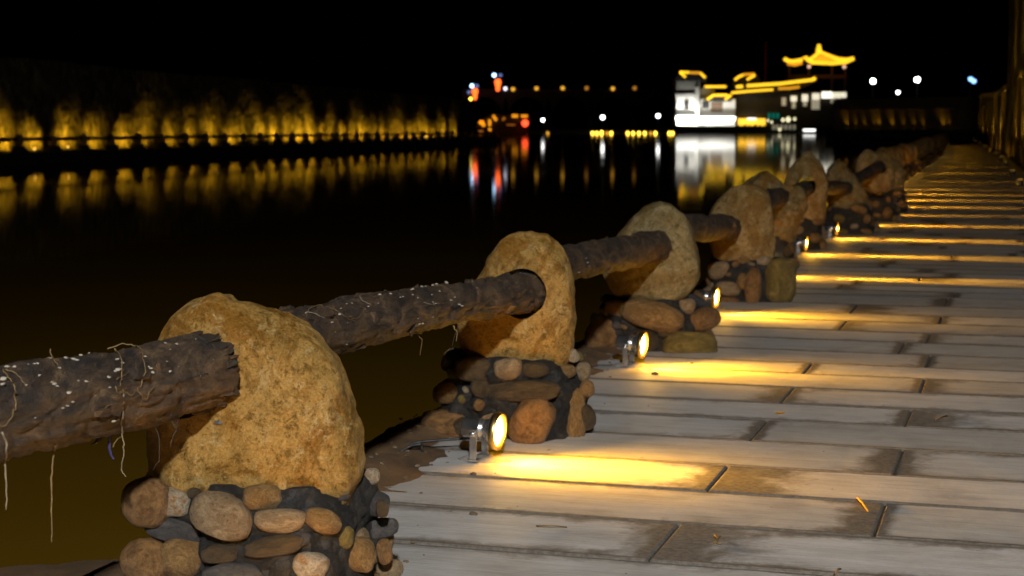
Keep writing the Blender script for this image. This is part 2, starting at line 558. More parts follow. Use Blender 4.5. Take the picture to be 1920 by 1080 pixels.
M_ROOT = plain('pale_root', (0.20, 0.16, 0.10), 0.8, 0, 0.3, 60, 0.4)
M_BLUE = plain('faded_blue_cloth', (0.03, 0.03, 0.12), 0.8, 0, 0.3, 40, 0.3)
M_LEAF = plain('yellow_leaf', (0.60, 0.28, 0.02), 0.6, 0, 0.2, 50, 0.3)
M_BLACK = plain('black_painted_metal', (0.02, 0.02, 0.02), 0.5)
M_TIMBER = plain('brown_timber', (0.20, 0.13, 0.06), 0.7, 0, 0.3, 5, 0.4, 0.02)
M_PILLAR = plain('ochre_render', (0.42, 0.30, 0.13), 0.75, 0, 0.2, 5, 0.4, 0.02)
M_DARKWALL = plain('dark_render', (0.035, 0.026, 0.016), 0.8, 0, 0.3, 3, 0.5, 0.03)
M_WALLTOP = plain('olive_render', (0.30, 0.24, 0.13), 0.8, 0, 0.25, 1.5, 0.4, 0.03)
M_ROOF = plain('dark_roof_tile', (0.028, 0.028, 0.03), 0.6, 0, 0.2, 4, 0.3)
M_WHITEWALL = plain('white_render', (0.75, 0.74, 0.70), 0.8, 0, 0.06, 0.3, 0.1)
M_GREYWALL = plain('grey_render', (0.30, 0.30, 0.27), 0.8, 0, 0.15, 0.3, 0.1)
M_WOODRED = plain('dark_red_wood', (0.07, 0.022, 0.012), 0.6)
M_BANK = plain('dark_bank', (0.028, 0.026, 0.016), 0.9, 0, 0.4, 0.2, 0.3)

def make_farwall():
    m, nt, b = new_mat('rough_bank_wall')
    tc = nt.nodes.new('ShaderNodeTexCoord')
    mp = nt.nodes.new('ShaderNodeMapping'); mp.inputs['Scale'].default_value = (1, 1, 0.45)
    nt.links.new(tc.outputs['Object'], mp.inputs['Vector'])
    n1 = noise_n(nt, 2.6, 8, 0.75, mp.outputs[0], 0.8)
    n2 = noise_n(nt, 9, 6, 0.7, mp.outputs[0])
    r = ramp(nt, [(0.38, (0.02, 0.015, 0.005)), (0.50, (0.12, 0.09, 0.03)), (0.62, (0.34, 0.26, 0.09))])
    nt.links.new(n1.outputs[0], r.inputs[0])
    c = mixc(nt, 0.5, r.outputs[0], n2.outputs[0], 'OVERLAY')
    nt.links.new(c, b.inputs['Base Color'])
    b.inputs['Roughness'].default_value = 0.9
    p = bump(nt, b, n1.outputs[0], 0.8, 0.15)
    bump(nt, b, n2.outputs[0], 0.7, 0.05, p)
    return m
M_FARWALL = make_farwall()

# ------------------------------------------------------------------ ground and water
g = MB(); g.quad((-4000, -1500, -1.6), (4000, -1500, -1.6), (4000, 5000, -1.6), (-4000, 5000, -1.6))
tag(g.build('riverbed', M_EARTH), 'dark muddy ground under the river reaching to the horizon', kind='structure')

w = MB()
w.quad((-4000, -1500, WATER), (4000, -1500, WATER), (4000, 5000, WATER), (-4000, 5000, WATER))
tag(w.build('river', M_WATER), 'still brown river with lights mirrored in it', kind='structure')

# land to the right of and below the walkway
def walk_land():
    m = MB()
    ss = [0, 2, 4, 6, 8, 10, 12, 14, 16, 18, 20, 25, 30, 40, 50, 60, 70, 80, 90, 100, 110, 120, 130, 140, 150, 160, 168]
    offs = [-0.22, -0.2, 2.9, 12, 60, 400]
    zs = [-0.60, -0.07, -0.07, -0.05, -0.05, -0.05]
    n = len(offs)
    for s_ in ss:
        for o_, z_ in zip(offs, zs):
            p, a = edge(s_, o_)
            m.v.append(Vector((p.x, p.y, z_)))
    for i in range(len(ss) - 1):
        for k in range(n - 1):
            a = i * n + k
            m.f.append((a, a + 1, a + 1 + n, a + n))
    return m
tag(walk_land().build('bank_ground', M_EARTH), 'dark earth under the walkway and behind its wall', kind='structure')

# sandy verge along the water side of the boards
def verge():
    m = MB()
    S0, S1, ds = 12.1, 45.0, 0.05
    offs = [0.34, 0.28, 0.22, 0.17, 0.12, 0.07, 0.02, -0.04, -0.10, -0.16, -0.21, -0.25, -0.29, -0.36, -0.46, -0.60]
    n = len(offs)
    N = int((S1 - S0) / ds)
    for i in range(N + 1):
        s_ = S0 + i * ds
        for o_ in offs:
            p, a = edge(s_, o_ if o_ > 0 else o_ * 0.5)
            q = Vector((p.x * 3.0, p.y * 3.0, 0))
            nz = noise.noise(q * 1.3) * 0.6 + noise.noise(q * 4.1) * 0.25 + noise.noise(q * 13) * 0.12
            if o_ > -0.25:
                z = 0.020 - 0.16 * max(0, o_ - 0.02) + 0.045 * nz
                z = max(z, -0.03) if o_ > 0.3 else z
            else:
                z = 0.010 - (-0.25 - o_) * 1.3 + 0.05 * nz
            # small pocket of sand where lamps are set
            m.v.append(Vector((p.x, p.y, z)))
    for i in range(N):
        for k in range(n - 1):
            a = i * n + k
            m.f.append((a, a + n, a + n + 1, a + 1))
    return m
tag(verge().build('sand_verge', M_SANDY, smooth=True), 'sandy dirt spilled between the boards and the water', kind='structure')

def verge_pebbles():
    bm = bmesh.new(); rr = random.Random(77)
    for i in range(900):
        s_ = 12.3 + rr.random() ** 1.6 * 20; o_ = rr.uniform(-0.14, 0.2) if rr.random() < 0.85 else rr.uniform(0.1, 0.5)
        p, a = edge(s_, o_)
        q = Vector((p.x * 3.0, p.y * 3.0, 0))
        nz = noise.noise(q * 1.3) * 0.6 + noise.noise(q * 4.1) * 0.25 + noise.noise(q * 13) * 0.12
        z = max(0.020 - 0.16 * max(0, o_ - 0.02) + 0.045 * nz, 0.0)
        r_ = rr.uniform(0.002, 0.007) if rr.random() < 0.9 else rr.uniform(0.008, 0.016)
        M4 = Matrix.Translation((p.x, p.y, z + r_ * 0.2)) @ Matrix.Rotation(rr.uniform(0, 6), 4, 'Z') @ Matrix.Diagonal((r_ * rr.uniform(1, 1.6), r_, r_ * rr.uniform(.5, .8), 1))
        bmesh.ops.create_icosphere(bm, subdivisions=1, radius=1.0, matrix=M4)
    for i in range(260):
        s_ = 9.5 + rr.random() * 16; o_ = rr.uniform(0.3, 2.6)
        p, a = edge(s_, o_); r_ = rr.uniform(0.0012, 0.0032)
        bmesh.ops.create_icosphere(bm, subdivisions=1, radius=1.0, matrix=Matrix.Translation((p.x, p.y, 0.001)) @ Matrix.Diagonal((r_ * rr.uniform(1, 2), r_, r_ * .6, 1)))
    me = bpy.data.meshes.new('grit'); bm.to_mesh(me); bm.free(); me.materials.append(plain('brown_grit', (0.12, 0.085, 0.05), 0.85, 0, 0.6, 30))
    return tag(link('grit', me), 'loose grit and small pebbles scattered along the sandy verge', kind='stuff')
verge_pebbles()
# shoal of mud just breaking the water beside the first post
c0 = ground(150, 1085, WATER)
m = MB()
NR, NA = 9, 40
for i in range(NR):
    r = i / (NR - 1)
    for k in range(NA):
        a = 2 * PI * k / NA
        rr = r * (1 + 0.25 * noise.noise(Vector((math.cos(a) * 1.5, math.sin(a) * 1.5, 3))))
        x = math.cos(a) * 0.42 * rr; y = math.sin(a) * 0.30 * rr
        m.v.append(Vector((x, y, 0.016 * (1 - r ** 2) - 0.008 * r + 0.006 * noise.noise(Vector((x * 9, y * 9, 0))))))
for i in range(NR - 1):
    for k in range(NA):
        a = i * NA + k; b = i * NA + (k + 1) % NA
        m.f.append((a, b, b + NA, a + NA))
tag(m.build('mud_shoal', M_SANDY, smooth=True, loc=Vector((c0.x, c0.y, WATER + 0.001))), 'low sandy shoal just breaking the brown water at lower left', kind='structure')

# ------------------------------------------------------------------ the boarded walkway
walk = tag(empty('walkway', (0, 0, 0)), 'walkway paved with pale weathered boards laid crosswise', kind='structure')
WALKW = 2.62
ys1900 = [1190, 1102, 1024, 957, 903.5, 852.5, 810, 776.5, 744, 717, 695.7, 672, 649.5, 630.5, 612, 596.3, 578.6, 561.5]
rows = [locate(ground(1900, y))[0] for y in ys1900]
step = 0.346
while rows[0] > 6.4: rows.insert(0, rows[0] - step)
i0 = rows.index(locate(ground(1900, 1024))[0])       # boundary line at y=1024
joints = {0: (1649, 973), 1: (1349, 893), 2: (1684, 866), 3: (1424, 805), 4: (1703, 782), 5: (1480, 737), 6: (1730, 723),
          7: (1514, 692), 8: (1740, 679), 9: (1691, 653), 11: (1578, 613), 12: (1763, 600), 13: (1603, 577), 14: (1775, 566), -1: (1240, 1022)}
while rows[-1] < 40: rows.append(rows[-1] + step)

def plank_mesh(L, Wd, dirt_ends, rnd):
    """bevelled board with a dirt attribute: high on its rim, and running in from soiled ends"""
    e = 0.006
    xs = [-L / 2, -L / 2 + e, -L / 2 + 0.045, -L / 2 + 0.16, -L / 2 + 0.34, 0, L / 2 - 0.34, L / 2 - 0.16, L / 2 - 0.045, L / 2 - e, L / 2]
    xs = sorted(set(xs)) if L > 0.75 else [-L / 2, -L / 2 + e, -L / 2 + 0.04, 0, L / 2 - 0.04, L / 2 - e, L / 2]
    lo = rnd.uniform(0.012, 0.03); hi = rnd.uniform(0.012, 0.03)
    ys = [-Wd / 2, -Wd / 2 + e, -Wd / 2 + lo, -Wd / 2 + 0.09, Wd / 2 - 0.09, Wd / 2 - hi, Wd / 2 - e, Wd / 2]
    nx, ny = len(xs), len(ys)
    tilt = rnd.uniform(-0.0012, 0.0012)
    V = []; D = []
    amp = rnd.uniform(0.55, 1.0)
    for j, y in enumerate(ys):
        for i, x in enumerate(xs):
            rim = (i in (0, nx - 1)) or (j in (0, ny - 1))
            # worn corners
            xx, yy = x, y
            if i in (0, nx - 1) and j in (0, ny - 1):
                xx -= math.copysign(0.012, x); yy -= math.copysign(0.008, y)
            z = (-0.003 if rim else 0.0) + tilt * y / Wd
            V.append((xx, yy, z))
            dedge = min(L / 2 - abs(x), Wd / 2 - abs(y))
            d = 1.1 if dedge < 0.008 else (0.74 * amp if dedge < 0.05 else (0.34 * amp if dedge < 0.1 else 0.0))
            for side, ext in dirt_ends:
                t = (x * side) - (L / 2 - ext)
                if t > -0.02: d = max(d, min(1.0, 0.55 + 0.6 * t / ext))
            D.append(d)
    Fc = []
    for j in range(ny - 1):
        for i in range(nx - 1):
            a = j * nx + i
            Fc.append((a, a + 1, a + 1 + nx, a + nx))
    # sides
    base = len(V)
    ring = [i for i in range(nx)] + [j * nx + nx - 1 for j in range(1, ny)] + [(ny - 1) * nx + i for i in range(nx - 2, -1, -1)] + [j * nx for j in range(ny - 2, 0, -1)]
    for r in ring:
        x, y, z = V[r]; V.append((x, y, -0.045)); D.append(1.0)
    n = len(ring)
    for k in range(n):
        a = ring[k]; b = ring[(k + 1) % n]
        Fc.append((b, a, base + k, base + (k + 1) % n))
    me = bpy.data.meshes.new('plank')
    me.from_pydata(V, [], Fc)
    at_ = me.attributes.new('dirt', 'FLOAT', 'POINT')
    at_.data.foreach_set('value', D)
    me.materials.append(M_PLANK)
    return me

rp = random.Random(11)
for ri in range(len(rows) - 1):
    s0, s1 = rows[ri], rows[ri + 1]
    gap = rp.uniform(0.007, 0.014)
    key = ri - i0
    # joint position
    if key in joints:
        j = locate(ground(*joints[key]))[1]
    else:
        j = rp.uniform(0.5, 1.5)
    cuts = [j]
    while cuts[-1] < WALKW - 0.35: cuts.append(cuts[-1] + rp.uniform(1.12, 1.28))
    while cuts[0] > 0.35: cuts.insert(0, cuts[0] - rp.uniform(1.12, 1.28))
    cuts[0] = -0.16 + rp.uniform(-0.03, 0.03); cuts[-1] = WALKW + rp.uniform(0, 0.05)
    cuts = [c for k, c in enumerate(cuts) if k in (0, len(cuts) - 1) or (0.15 < c < WALKW - 0.2)]
    sm = (s0 + s1) / 2
    for k in range(len(cuts) - 1):
        o0, o1 = cuts[k] + 0.003, cuts[k + 1] - 0.003
        p, a = edge(sm, (o0 + o1) / 2)
        ends = []
        if rp.random() < 0.3: ends.append((1, rp.uniform(0.05, 0.16)))
        if rp.random() < 0.22: ends.append((-1, rp.uniform(0.05, 0.3)))
        if key == -1 and k == 0: ends = []
        if key == -1 and k == 1: ends = [(-1, 0.25)]
        if key == 0 and k == 0: ends = [(1, 0.14)]
        if key == 0 and k == 1: ends = []
        if key == 1 and k == 1: ends = [(-1, 0.3)]
        if key == 4 and k >= 1: ends = [(-1, 0.22)]
        if k == 0: ends.append((-1, 0.2))
        me = plank_mesh(o1 - o0, (s1 - s0) - gap, ends, rp)
        o = link('plank', me, walk, (p.x, p.y, rp.uniform(-0.001, 0.001)), (0, 0, -a))

def joint_sheet():
    m = MB(); s_ = 6.0
    while s_ <= 160:
        for o_ in (-0.15, WALKW):
            p, a = edge(s_, o_); m.v.append(Vector((p.x, p.y, -0.011)))
        s_ += 2.0
    for i in range(len(m.v) // 2 - 1):
        a = i * 2; m.f.append((a, a + 1, a + 3, a + 2))
    return m
tag(joint_sheet().build('joint_dirt', M_SANDY, walk), kind='stuff')
# beyond: the same boards joined
def far_planks():
    V = []; Fc = []; D = []
    s_ = rows[-1]
    rr = random.Random(5)
    while s_ < 160:
        j = rr.uniform(0.5, 1.9)
        for (o0, o1) in ((-0.16, j - 0.01), (j + 0.01, WALKW)):
            n = len(V)
            z = rr.uniform(-0.004, 0.003)
            for (ss, oo, dd) in ((s_ + 0.008, o0, 1), (s_ + 0.008, o1, 1), (s_ + step - 0.008, o1, 1), (s_ + step - 0.008, o0, 1),
                                 (s_ + 0.06, o0 + 0.06, 0), (s_ + 0.06, o1 - 0.06, 0), (s_ + step - 0.06, o1 - 0.06, 0), (s_ + step - 0.06, o0 + 0.06, 0)):
                p, a = edge(ss, oo)
                V.append((p.x, p.y, z)); D.append(dd)
            Fc += [(n + 4, n + 5, n + 6, n + 7), (n, n + 1, n + 5, n + 4), (n + 1, n + 2, n + 6, n + 5), (n + 2, n + 3, n + 7, n + 6), (n + 3, n, n + 4, n + 7)]
        s_ += step
    me = bpy.data.meshes.new('far_planks')
    me.from_pydata(V, [], Fc)
    a_ = me.attributes.new('dirt', 'FLOAT', 'POINT'); a_.data.foreach_set('value', [float(d) for d in D])
    me.materials.append(M_PLANK)
    o = link('distant_planks', me, walk)
    tag(o, kind='stuff')
far_planks()

# ------------------------------------------------------------------ stone posts
def ico(sub):
    bm = bmesh.new(); bmesh.ops.create_icosphere(bm, subdivisions=sub, radius=1.0)
    return bm

def cobble_meshes(mat, n, sub):
    out = []
    for i in range(n):
        bm = ico(sub)
        sd = Vector((random.uniform(0, 90), random.uniform(0, 90), random.uniform(0, 90)))
        ex = random.uniform(2.2, 2.9)
        for v in bm.verts:
            p = v.co.copy()
            # superellipsoid flattening + lumps
            k = (abs(p.x) ** ex + abs(p.y) ** ex + abs(p.z) ** ex) ** (1 / ex)
            p = p / k
            p *= 1 + 0.16 * noise.noise(p * 0.9 + sd) + 0.07 * noise.noise(p * 2.3 + sd) + 0.02 * noise.noise(p * 6 + sd)
            v.co = p
        me = bpy.data.meshes.new('cobble'); bm.to_mesh(me); bm.free()
        me.polygons.foreach_set('use_smooth', [True] * len(me.polygons))
        me.materials.append(mat)
        out.append(me)
    return out
random.seed(21)
COB = {k: cobble_meshes(v, 3, 3) for k, v in CM.items()}
random.seed(22)
COBLOW = {k: cobble_meshes(v, 2, 2) for k, v in CM.items()}
KEYS = ['orange', 'ochre', 'ochre', 'tan', 'grey', 'dark', 'ochre', 'olive', 'orange', 'tan', 'pale']

def rubble_body(seed, res=(72, 26), w=0.245, d=0.22, h=0.27):
    """the lumpy mortar core, local coordinates, z up"""
    m = MB(); NA, NZ = res
    sd = Vector((seed * 3.3, seed * 1.7, 0))
    prof = [(-0.08, 1.08), (0.0, 1.06), (0.35, 1.02), (0.7, 0.97), (0.88, 0.90), (0.97, 0.78), (1.0, 0.6), (1.02, 0.3), (1.02, 0.0)]
    def pr(t):
        for i in range(len(prof) - 1):
            if prof[i][0] <= t <= prof[i + 1][0] and prof[i + 1][0] > prof[i][0]:
                f = (t - prof[i][0]) / (prof[i + 1][0] - prof[i][0])
                return prof[i][1] + (prof[i + 1][1] - prof[i][1]) * f
        return 0.0
    ts = [-0.08 + 1.05 * i / (NZ - 7) for i in range(NZ - 6)] + [0.975, 0.985, 0.995, 1.003, 1.012, 1.02]
    rad = [pr(t) for t in ts]
    for t, r in zip(ts, rad):
        for k in range(NA):
            a = 2 * PI * k / NA
            ca, sa = math.cos(a), math.sin(a)
            q = (abs(ca) ** 3.2 + abs(sa) ** 3.2) ** (-1 / 3.2)
            p = Vector((ca * q * w * r, sa * q * d * r, t * h))
            nn = noise.noise(p * 9 + sd) * 0.026 + noise.noise(p * 22 + sd) * 0.020 + noise.noise(p * 55 + sd) * 0.011 + noise.noise(p * 110 + sd) * 0.005
            p += Vector((ca, sa, 0.25)) * nn
            m.v.append(p)
    for i in range(len(ts) - 1):
        for k in range(NA):
            a = i * NA + k; b = i * NA + (k + 1) % NA
            m.f.append((a, b, b + NA, a + NA))
    e = (len(ts) - 1) * NA
    m.f.append(tuple(e + k for k in range(NA)))
    m.f.append(tuple(range(NA))[::-1])
    return m

def spline_closed(pts, n):
    """closed Catmull-Rom through pts, n samples evenly along it"""
    P = []
    k = len(pts)
    for i in range(k):
        p0, p1, p2, p3 = pts[i - 1], pts[i], pts[(i + 1) % k], pts[(i + 2) % k]
        for j in range(16):
            t = j / 16
            P.append(tuple(0.5 * ((2 * b) + (-a + c) * t + (2 * a - 5 * b + 4 * c - d) * t * t + (-a + 3 * b - 3 * c + d) * t ** 3)
                           for a, b, c, d in zip(p0, p1, p2, p3)))
    cum = [0]
    for i in range(len(P)):
        q = P[(i + 1) % len(P)]
        cum.append(cum[-1] + math.dist(P[i], q))
    out = []; j = 0
    for i in range(n):
        t = cum[-1] * i / n
        while cum[j + 1] < t: j += 1
        f = (t - cum[j]) / max(1e-9, cum[j + 1] - cum[j])
        a, b = P[j], P[(j + 1) % len(P)]
        out.append((a[0] + (b[0] - a[0]) * f, a[1] + (b[1] - a[1]) * f))
    return out

def boulder_mesh(outline, thick, mat, seed, n=110, rings=20, amp=1.0, power=3.0, hole=None):
    """slab of stone: outline in (x, z), rounded over its thickness along y"""
    O = spline_closed(outline, n)
    cx = sum(p[0] for p in O) / n; cz = sum(p[1] for p in O) / n
    sd = Vector((seed * 5.1, seed * 2.3, seed))
    V = []; Fc = []
    def add_ring(r, y):
        for (x, z) in O:
            V.append(Vector((cx + (x - cx) * r, y, cz + (z - cz) * r)))
    rs = [math.cos(0.5 * PI * i / rings) for i in range(rings)]     # 1 .. >0
    seq = []
    for i in range(rings - 1, -1, -1):
        r = rs[i]; seq.append((r, -thick / 2 * (1 - r ** power) ** (1 / power)))
    for i in range(1, rings):
        r = rs[i]; seq.append((r, thick / 2 * (1 - r ** power) ** (1 / power)))
    for r, y in seq: add_ring(r, y)
    for i in range(len(seq) - 1):
        for k in range(n):
            a = i * n + k; b = i * n + (k + 1) % n
            Fc.append((a, a + n, b + n, b))
    # centre caps
    V.append(Vector((cx, -thick / 2, cz))); V.append(Vector((cx, thick / 2, cz)))
    c0_, c1_ = len(V) - 2, len(V) - 1
    e = (len(seq) - 1) * n
    for k in range(n):
        Fc.append((k, (k + 1) % n, c0_)); Fc.append((e + (k + 1) % n, e + k, c1_))
    for v in V:
        q = Vector((v.x, v.y, v.z))
        nn = Vector((noise.noise(q * 6 + sd), noise.noise(q * 6 + sd + Vector((9, 0, 0))), noise.noise(q * 6 + sd + Vector((0, 9, 0))))) * 0.010 * amp
        nn += Vector((noise.noise(q * 17 + sd), noise.noise(q * 17 + sd + Vector((9, 0, 0))), noise.noise(q * 17 + sd + Vector((0, 9, 0))))) * 0.0075 * amp
        nn += Vector((noise.noise(q * 45 + sd), noise.noise(q * 45 + sd + Vector((9, 0, 0))), noise.noise(q * 45 + sd + Vector((0, 9, 0))))) * 0.0042 * amp
        v += nn
    rk = random.Random(int(seed * 13) + 5)
    cc_ = Vector((cx, 0, cz))
    for k in range(9):
        nn = Vector((rk.uniform(-1, 1), rk.choice((-1, -1, 1)) * rk.uniform(0.5, 1.2), rk.uniform(-0.7, 1))).normalized()
        h_ = max((v - cc_).dot(nn) for v in V)
        d_ = h_ * rk.uniform(0.88, 0.95)
        for v in V:
            t_ = (v - cc_).dot(nn) - d_
            if t_ > 0: v -= nn * t_ * 0.8
    me = bpy.data.meshes.new('boulder')
    me.from_pydata([tuple(v) for v in V], [], Fc)
    me.materials.append(mat)
    me.validate()
    bm = bmesh.new(); bm.from_mesh(me); bmesh.ops.recalc_face_normals(bm, faces=bm.faces); bm.to_mesh(me); bm.free()
    if hole:
        # bore a round hole for the log
        (hx, hz, hr, dirv) = hole
        cm = MB()
        d = Vector(dirv).normalized()
        c = Vector((hx, 0, hz))
        L = 0.35
        cm.tube([c - d * L, c - d * L * 0.5, c, c + d * L * 0.5, c + d * L], [hr * 1.1, hr * 1.02, hr, hr * 1.02, hr * 1.1], 28,
                jitter=lambda p, q, r, i, k: r * (1 + 0.06 * noise.noise(q * 2 + p * 3 + sd)))
        cme = cm.mesh('bore', mat)
        bm = bmesh.new(); bm.from_mesh(cme); bmesh.ops.recalc_face_normals(bm, faces=bm.faces); bm.to_mesh(cme); bm.free()
        oa = bpy.data.objects.new('tmp_a', me); ob = bpy.data.objects.new('tmp_b', cme)
        C.objects.link(oa); C.objects.link(ob)
        md = oa.modifiers.new('b', 'BOOLEAN'); md.operation = 'DIFFERENCE'; md.object = ob; md.solver = 'EXACT'
        dg = bpy.context.evaluated_depsgraph_get()
        nm = bpy.data.meshes.new_from_object(oa.evaluated_get(dg))
        bpy.data.objects.remove(oa); bpy.data.objects.remove(ob)
        nm.name = 'boulder'
        if len(nm.polygons) > 100: me = nm
    me.polygons.foreach_set('use_smooth', [True] * len(me.polygons))
    me.set_sharp_from_angle(angle=math.radians(48))
    return me

def bvh_of(objs):
    out = []
    for o in objs:
        me = o.data
        mw = o.matrix_world
        vs = [mw @ v.co for v in me.vertices]
        out.append(BVHTree.FromPolygons(vs, [tuple(p.vertices) for p in me.polygons]))
    return out

def hit(bvhs, px, py):
    d = ray(px, py).normalized(); best = None
    for b in bvhs:
        loc, nor, idx, dist = b.ray_cast(EYE, d)
        if loc is not None and (best is None or dist < best[2]): best = (loc, nor, dist)
    return best

POSTG = 'stone posts carrying the log rail along the walkway'

def make_post(idx, px_outline, centre, rub_c, mat, thick, cobbles, hole_px, seed, label, amp=1.0, facing=None, hi=True, rw=0.245, rh=0.27, power=3.0):
    """centre: ground point under the boulder; outline given in picture pixels on its mid plane"""
    sl, _ = locate(rub_c)
    _, ah = edge(sl, 0)
    post = empty('stone_post', (centre[0], centre[1], 0), -ah)
    bpy.context.view_layer.update()
    tag(post, label, 'stone post', POSTG)
    # boulder plane: faces the path, turned a little
    yaw = facing if facing is not None else -ah * 0.4
    n = Vector((math.sin(-yaw), math.cos(-yaw), 0))       # plane normal
    c = Vector((centre[0], centre[1], 0))
    right = Vector((n.y, -n.x, 0))
    def topl(px, py):
        d = ray(px, py)
        t = (c - EYE).dot(n) / d.dot(n)
        p = EYE + d * t
        return ((p - c).dot(right), p.z)
    out = [topl(*q) for q in px_outline]
    hole = None
    if hole_px:
        hx, hz = topl(hole_px[0], hole_px[1])
        dirw = hole_px[3]
        hole = (hx, hz, hole_px[2], (dirw.dot(right), dirw.dot(n), dirw.z))
    me = boulder_mesh(out, thick, mat, seed, amp=amp, hole=hole, power=power, n=(240 if seed < 3 else 120) if hi else 64, rings=(44 if seed < 3 else 22) if hi else 12)
    bo = link('boulder', me, post)
    bo.rotation_euler = (0, 0, math.atan2(right.y, right.x) + ah)
    # rubble base
    off = rub_c - c
    rm = rubble_body(seed, (110, 40) if idx < 3 else (56, 20), w=rw * 0.90, d=0.198, h=rh)
    mo = rm.build('mortar_base', M_MORTAR, post, smooth=True)
    lo = Matrix.Rotation(ah, 3, 'Z') @ off
    mo.location = (lo.x, lo.y, 0)
    bpy.context.view_layer.update()
    tree = bvh_of([mo])
    occ = []
    inv = post.matrix_world.inverted()
    def put(loc, nor, sx, sz, ang, col, lowp, sink=0.3, depth=None):
        me = random.choice((COBLOW if lowp else COB)[col])
        dp = depth or min(sx, sz) * 0.95
        # local axes: x across the surface, z up the surface, y into it
        nn = Vector(nor).normalized()
        up = Vector((0, 0, 1))
        xx = up.cross(nn)
        if xx.length < 0.2: xx = Vector((1, 0, 0))
        xx.normalize(); zz = nn.cross(xx).normalized()
        R = Matrix((xx, -nn, zz)).transposed()
        if R.determinant() < 0: R = Matrix((-xx, -nn, zz)).transposed()
        R = R @ Matrix.Rotation(ang, 3, 'Y')
        M4 = Matrix.Translation(loc - nn * dp * sink) @ R.to_4x4() @ Matrix.Diagonal((sx, dp, sz, 1))
        o = link('cobble', me, post)
        o.matrix_local = inv @ M4
        occ.append((loc.copy(), max(sx, sz)))
    for (cx_, cy_, w_, h_, ang, col) in cobbles:
        hh = hit(tree, cx_, cy_)
        if hh is None:
            # outside the core: nearest point on it
            d = ray(cx_, cy_).normalized()
            t = (rub_c - EYE).dot(d) - 0.12
            q = EYE + d * t
            loc, nor, ii, dd = tree[0].find_nearest(q)
            loc = loc * 0.45 + q * 0.55
            dist = t
        else:
            loc, nor, dist = hh
        nor = Vector(nor)
        nor = (nor + (EYE - loc).normalized() * 0.8 + Vector((0, 0, -0.1))).normalized()
        put(loc, nor, w_ / 2 / F * dist * 1.08, h_ / 2 / F * dist * 1.08, math.radians(ang), col, False, sink=-0.16)
    # the rest of the stones, where the picture list does not reach
    rr = random.Random(seed * 7 + 1)
    cc = Vector((rub_c.x, rub_c.y, 0))
    tries = 320 if cobbles else 110
    for t in range(tries):
        a = rr.uniform(0, 2 * PI); z = rr.choice([0.035, 0.09, 0.15, 0.205, 0.25]) + rr.uniform(-0.015, 0.015)
        if cobbles and t > 60: z = rr.uniform(0.02, 0.26)
        d = Vector((math.cos(a), math.sin(a), 0))
        loc, nor, ii, dist = tree[0].ray_cast(cc + d * 0.8 + Vector((0, 0, min(z, rh * 0.9))), -d)
        if loc is None: continue
        r = rr.uniform(0.030, 0.062)
        tocam = (EYE - loc); tocam.z = 0; tocam.normalize()
        if cobbles and Vector((nor.x, nor.y, 0)).normalized().dot(tocam) > 0.35:
            r = rr.uniform(0.010, 0.024)
        if any((loc - q).length < (r + s_) * 0.92 for q, s_ in occ): continue
        e = rr.uniform(0.9, 1.6)
        put(loc, nor, min(r * e, 0.08), r / e * 1.05, rr.uniform(-0.5, 0.5), rr.choice(KEYS), r < 0.025 or not hi, sink=0.0)
    return post, bo, mo

def px2g(px, Y): return Vector(((px - 960) / F * Y, Y, 0))

# log axes first (the holes follow them)
def along(p, q): return (Vector(q) - Vector(p)).normalized()
LA1 = at(379, 698, 3.36); LA0 = at(0, 776, 2.72)
dA = along(LA0, LA1)
LB1 = at(985, 548, 5.44); LBm = at(640, 611, 3.96)
dB = along(LBm, LB1)
LC1 = at(1229, 461, 7.56); LCm = at(1075, 493, 6.10)
dC = along(LCm, LC1)
LD1 = at(1368, 427, 9.60); LDm = at(1285, 427, 8.2)
dD = along(LDm, LD1)

P1 = px2g(488, 3.46); P2 = px2g(968, 5.50); P3 = px2g(1222, 7.65); P4 = px2g(1398, 9.80)
post1, b1, m1 = make_post(0,
    [(413, 550), (443, 563), (492, 571), (545, 593), (598, 632), (639, 689), (661, 758), (678, 831), (676, 880), (663, 921), (630, 960), (520, 990), (400, 975), (318, 930),
     (293, 893), (286, 840), (286, 783), (292, 720), (300, 668), (313, 628), (341, 583), (374, 561)],
    P1, px2g(500, 3.50), M_SAND1, 0.235,
    [(271, 948, 84, 84, 10, 'orange'), (325, 941, 66, 46, 10, 'pale'), (327, 993, 98, 42, 14, 'slate'), (420, 967, 108, 74, 14, 'tan'),
     (525, 977, 92, 42, 0, 'tan'), (606, 975, 68, 42, 22, 'ochre'), (491, 933, 66, 46, 0, 'ochre'), (262, 1046, 80, 78, 0, 'orange'),
     (342, 1047, 80, 68, 0, 'ochre'), (411, 1038, 62, 34, -5, 'dark'), (514, 1024, 102, 36, -10, 'dark'), (581, 1060, 62, 48, 10, 'pale'),
     (674, 1041, 50, 64, 20, 'ochre'), (714, 990, 66, 38, 0, 'grey'), (702, 942, 50, 42, 10, 'slate'), (697, 893, 26, 28, 0, 'pale'),
     (436, 1078, 104, 44, -8, 'grey'), (726, 1070, 52, 40, 10, 'tan'), (734, 958, 22, 32, 0, 'dark'), (365, 925, 26, 18, 0, 'dark'), (742, 1025, 26, 44, 10, 'orange'),
     (640, 930, 30, 16, 0, 'slate'), (560, 1010, 40, 24, 0, 'slate'), (300, 1110, 90, 60, 0, 'tan'), (480, 1130, 90, 60, 0, 'ochre'), (620, 1120, 80, 50, 0, 'orange')],
    (387, 697, 0.083, dA), 1.0, 'first stone post, large rounded ochre boulder at lower left with the ragged log end', rw=0.248, rh=0.285)
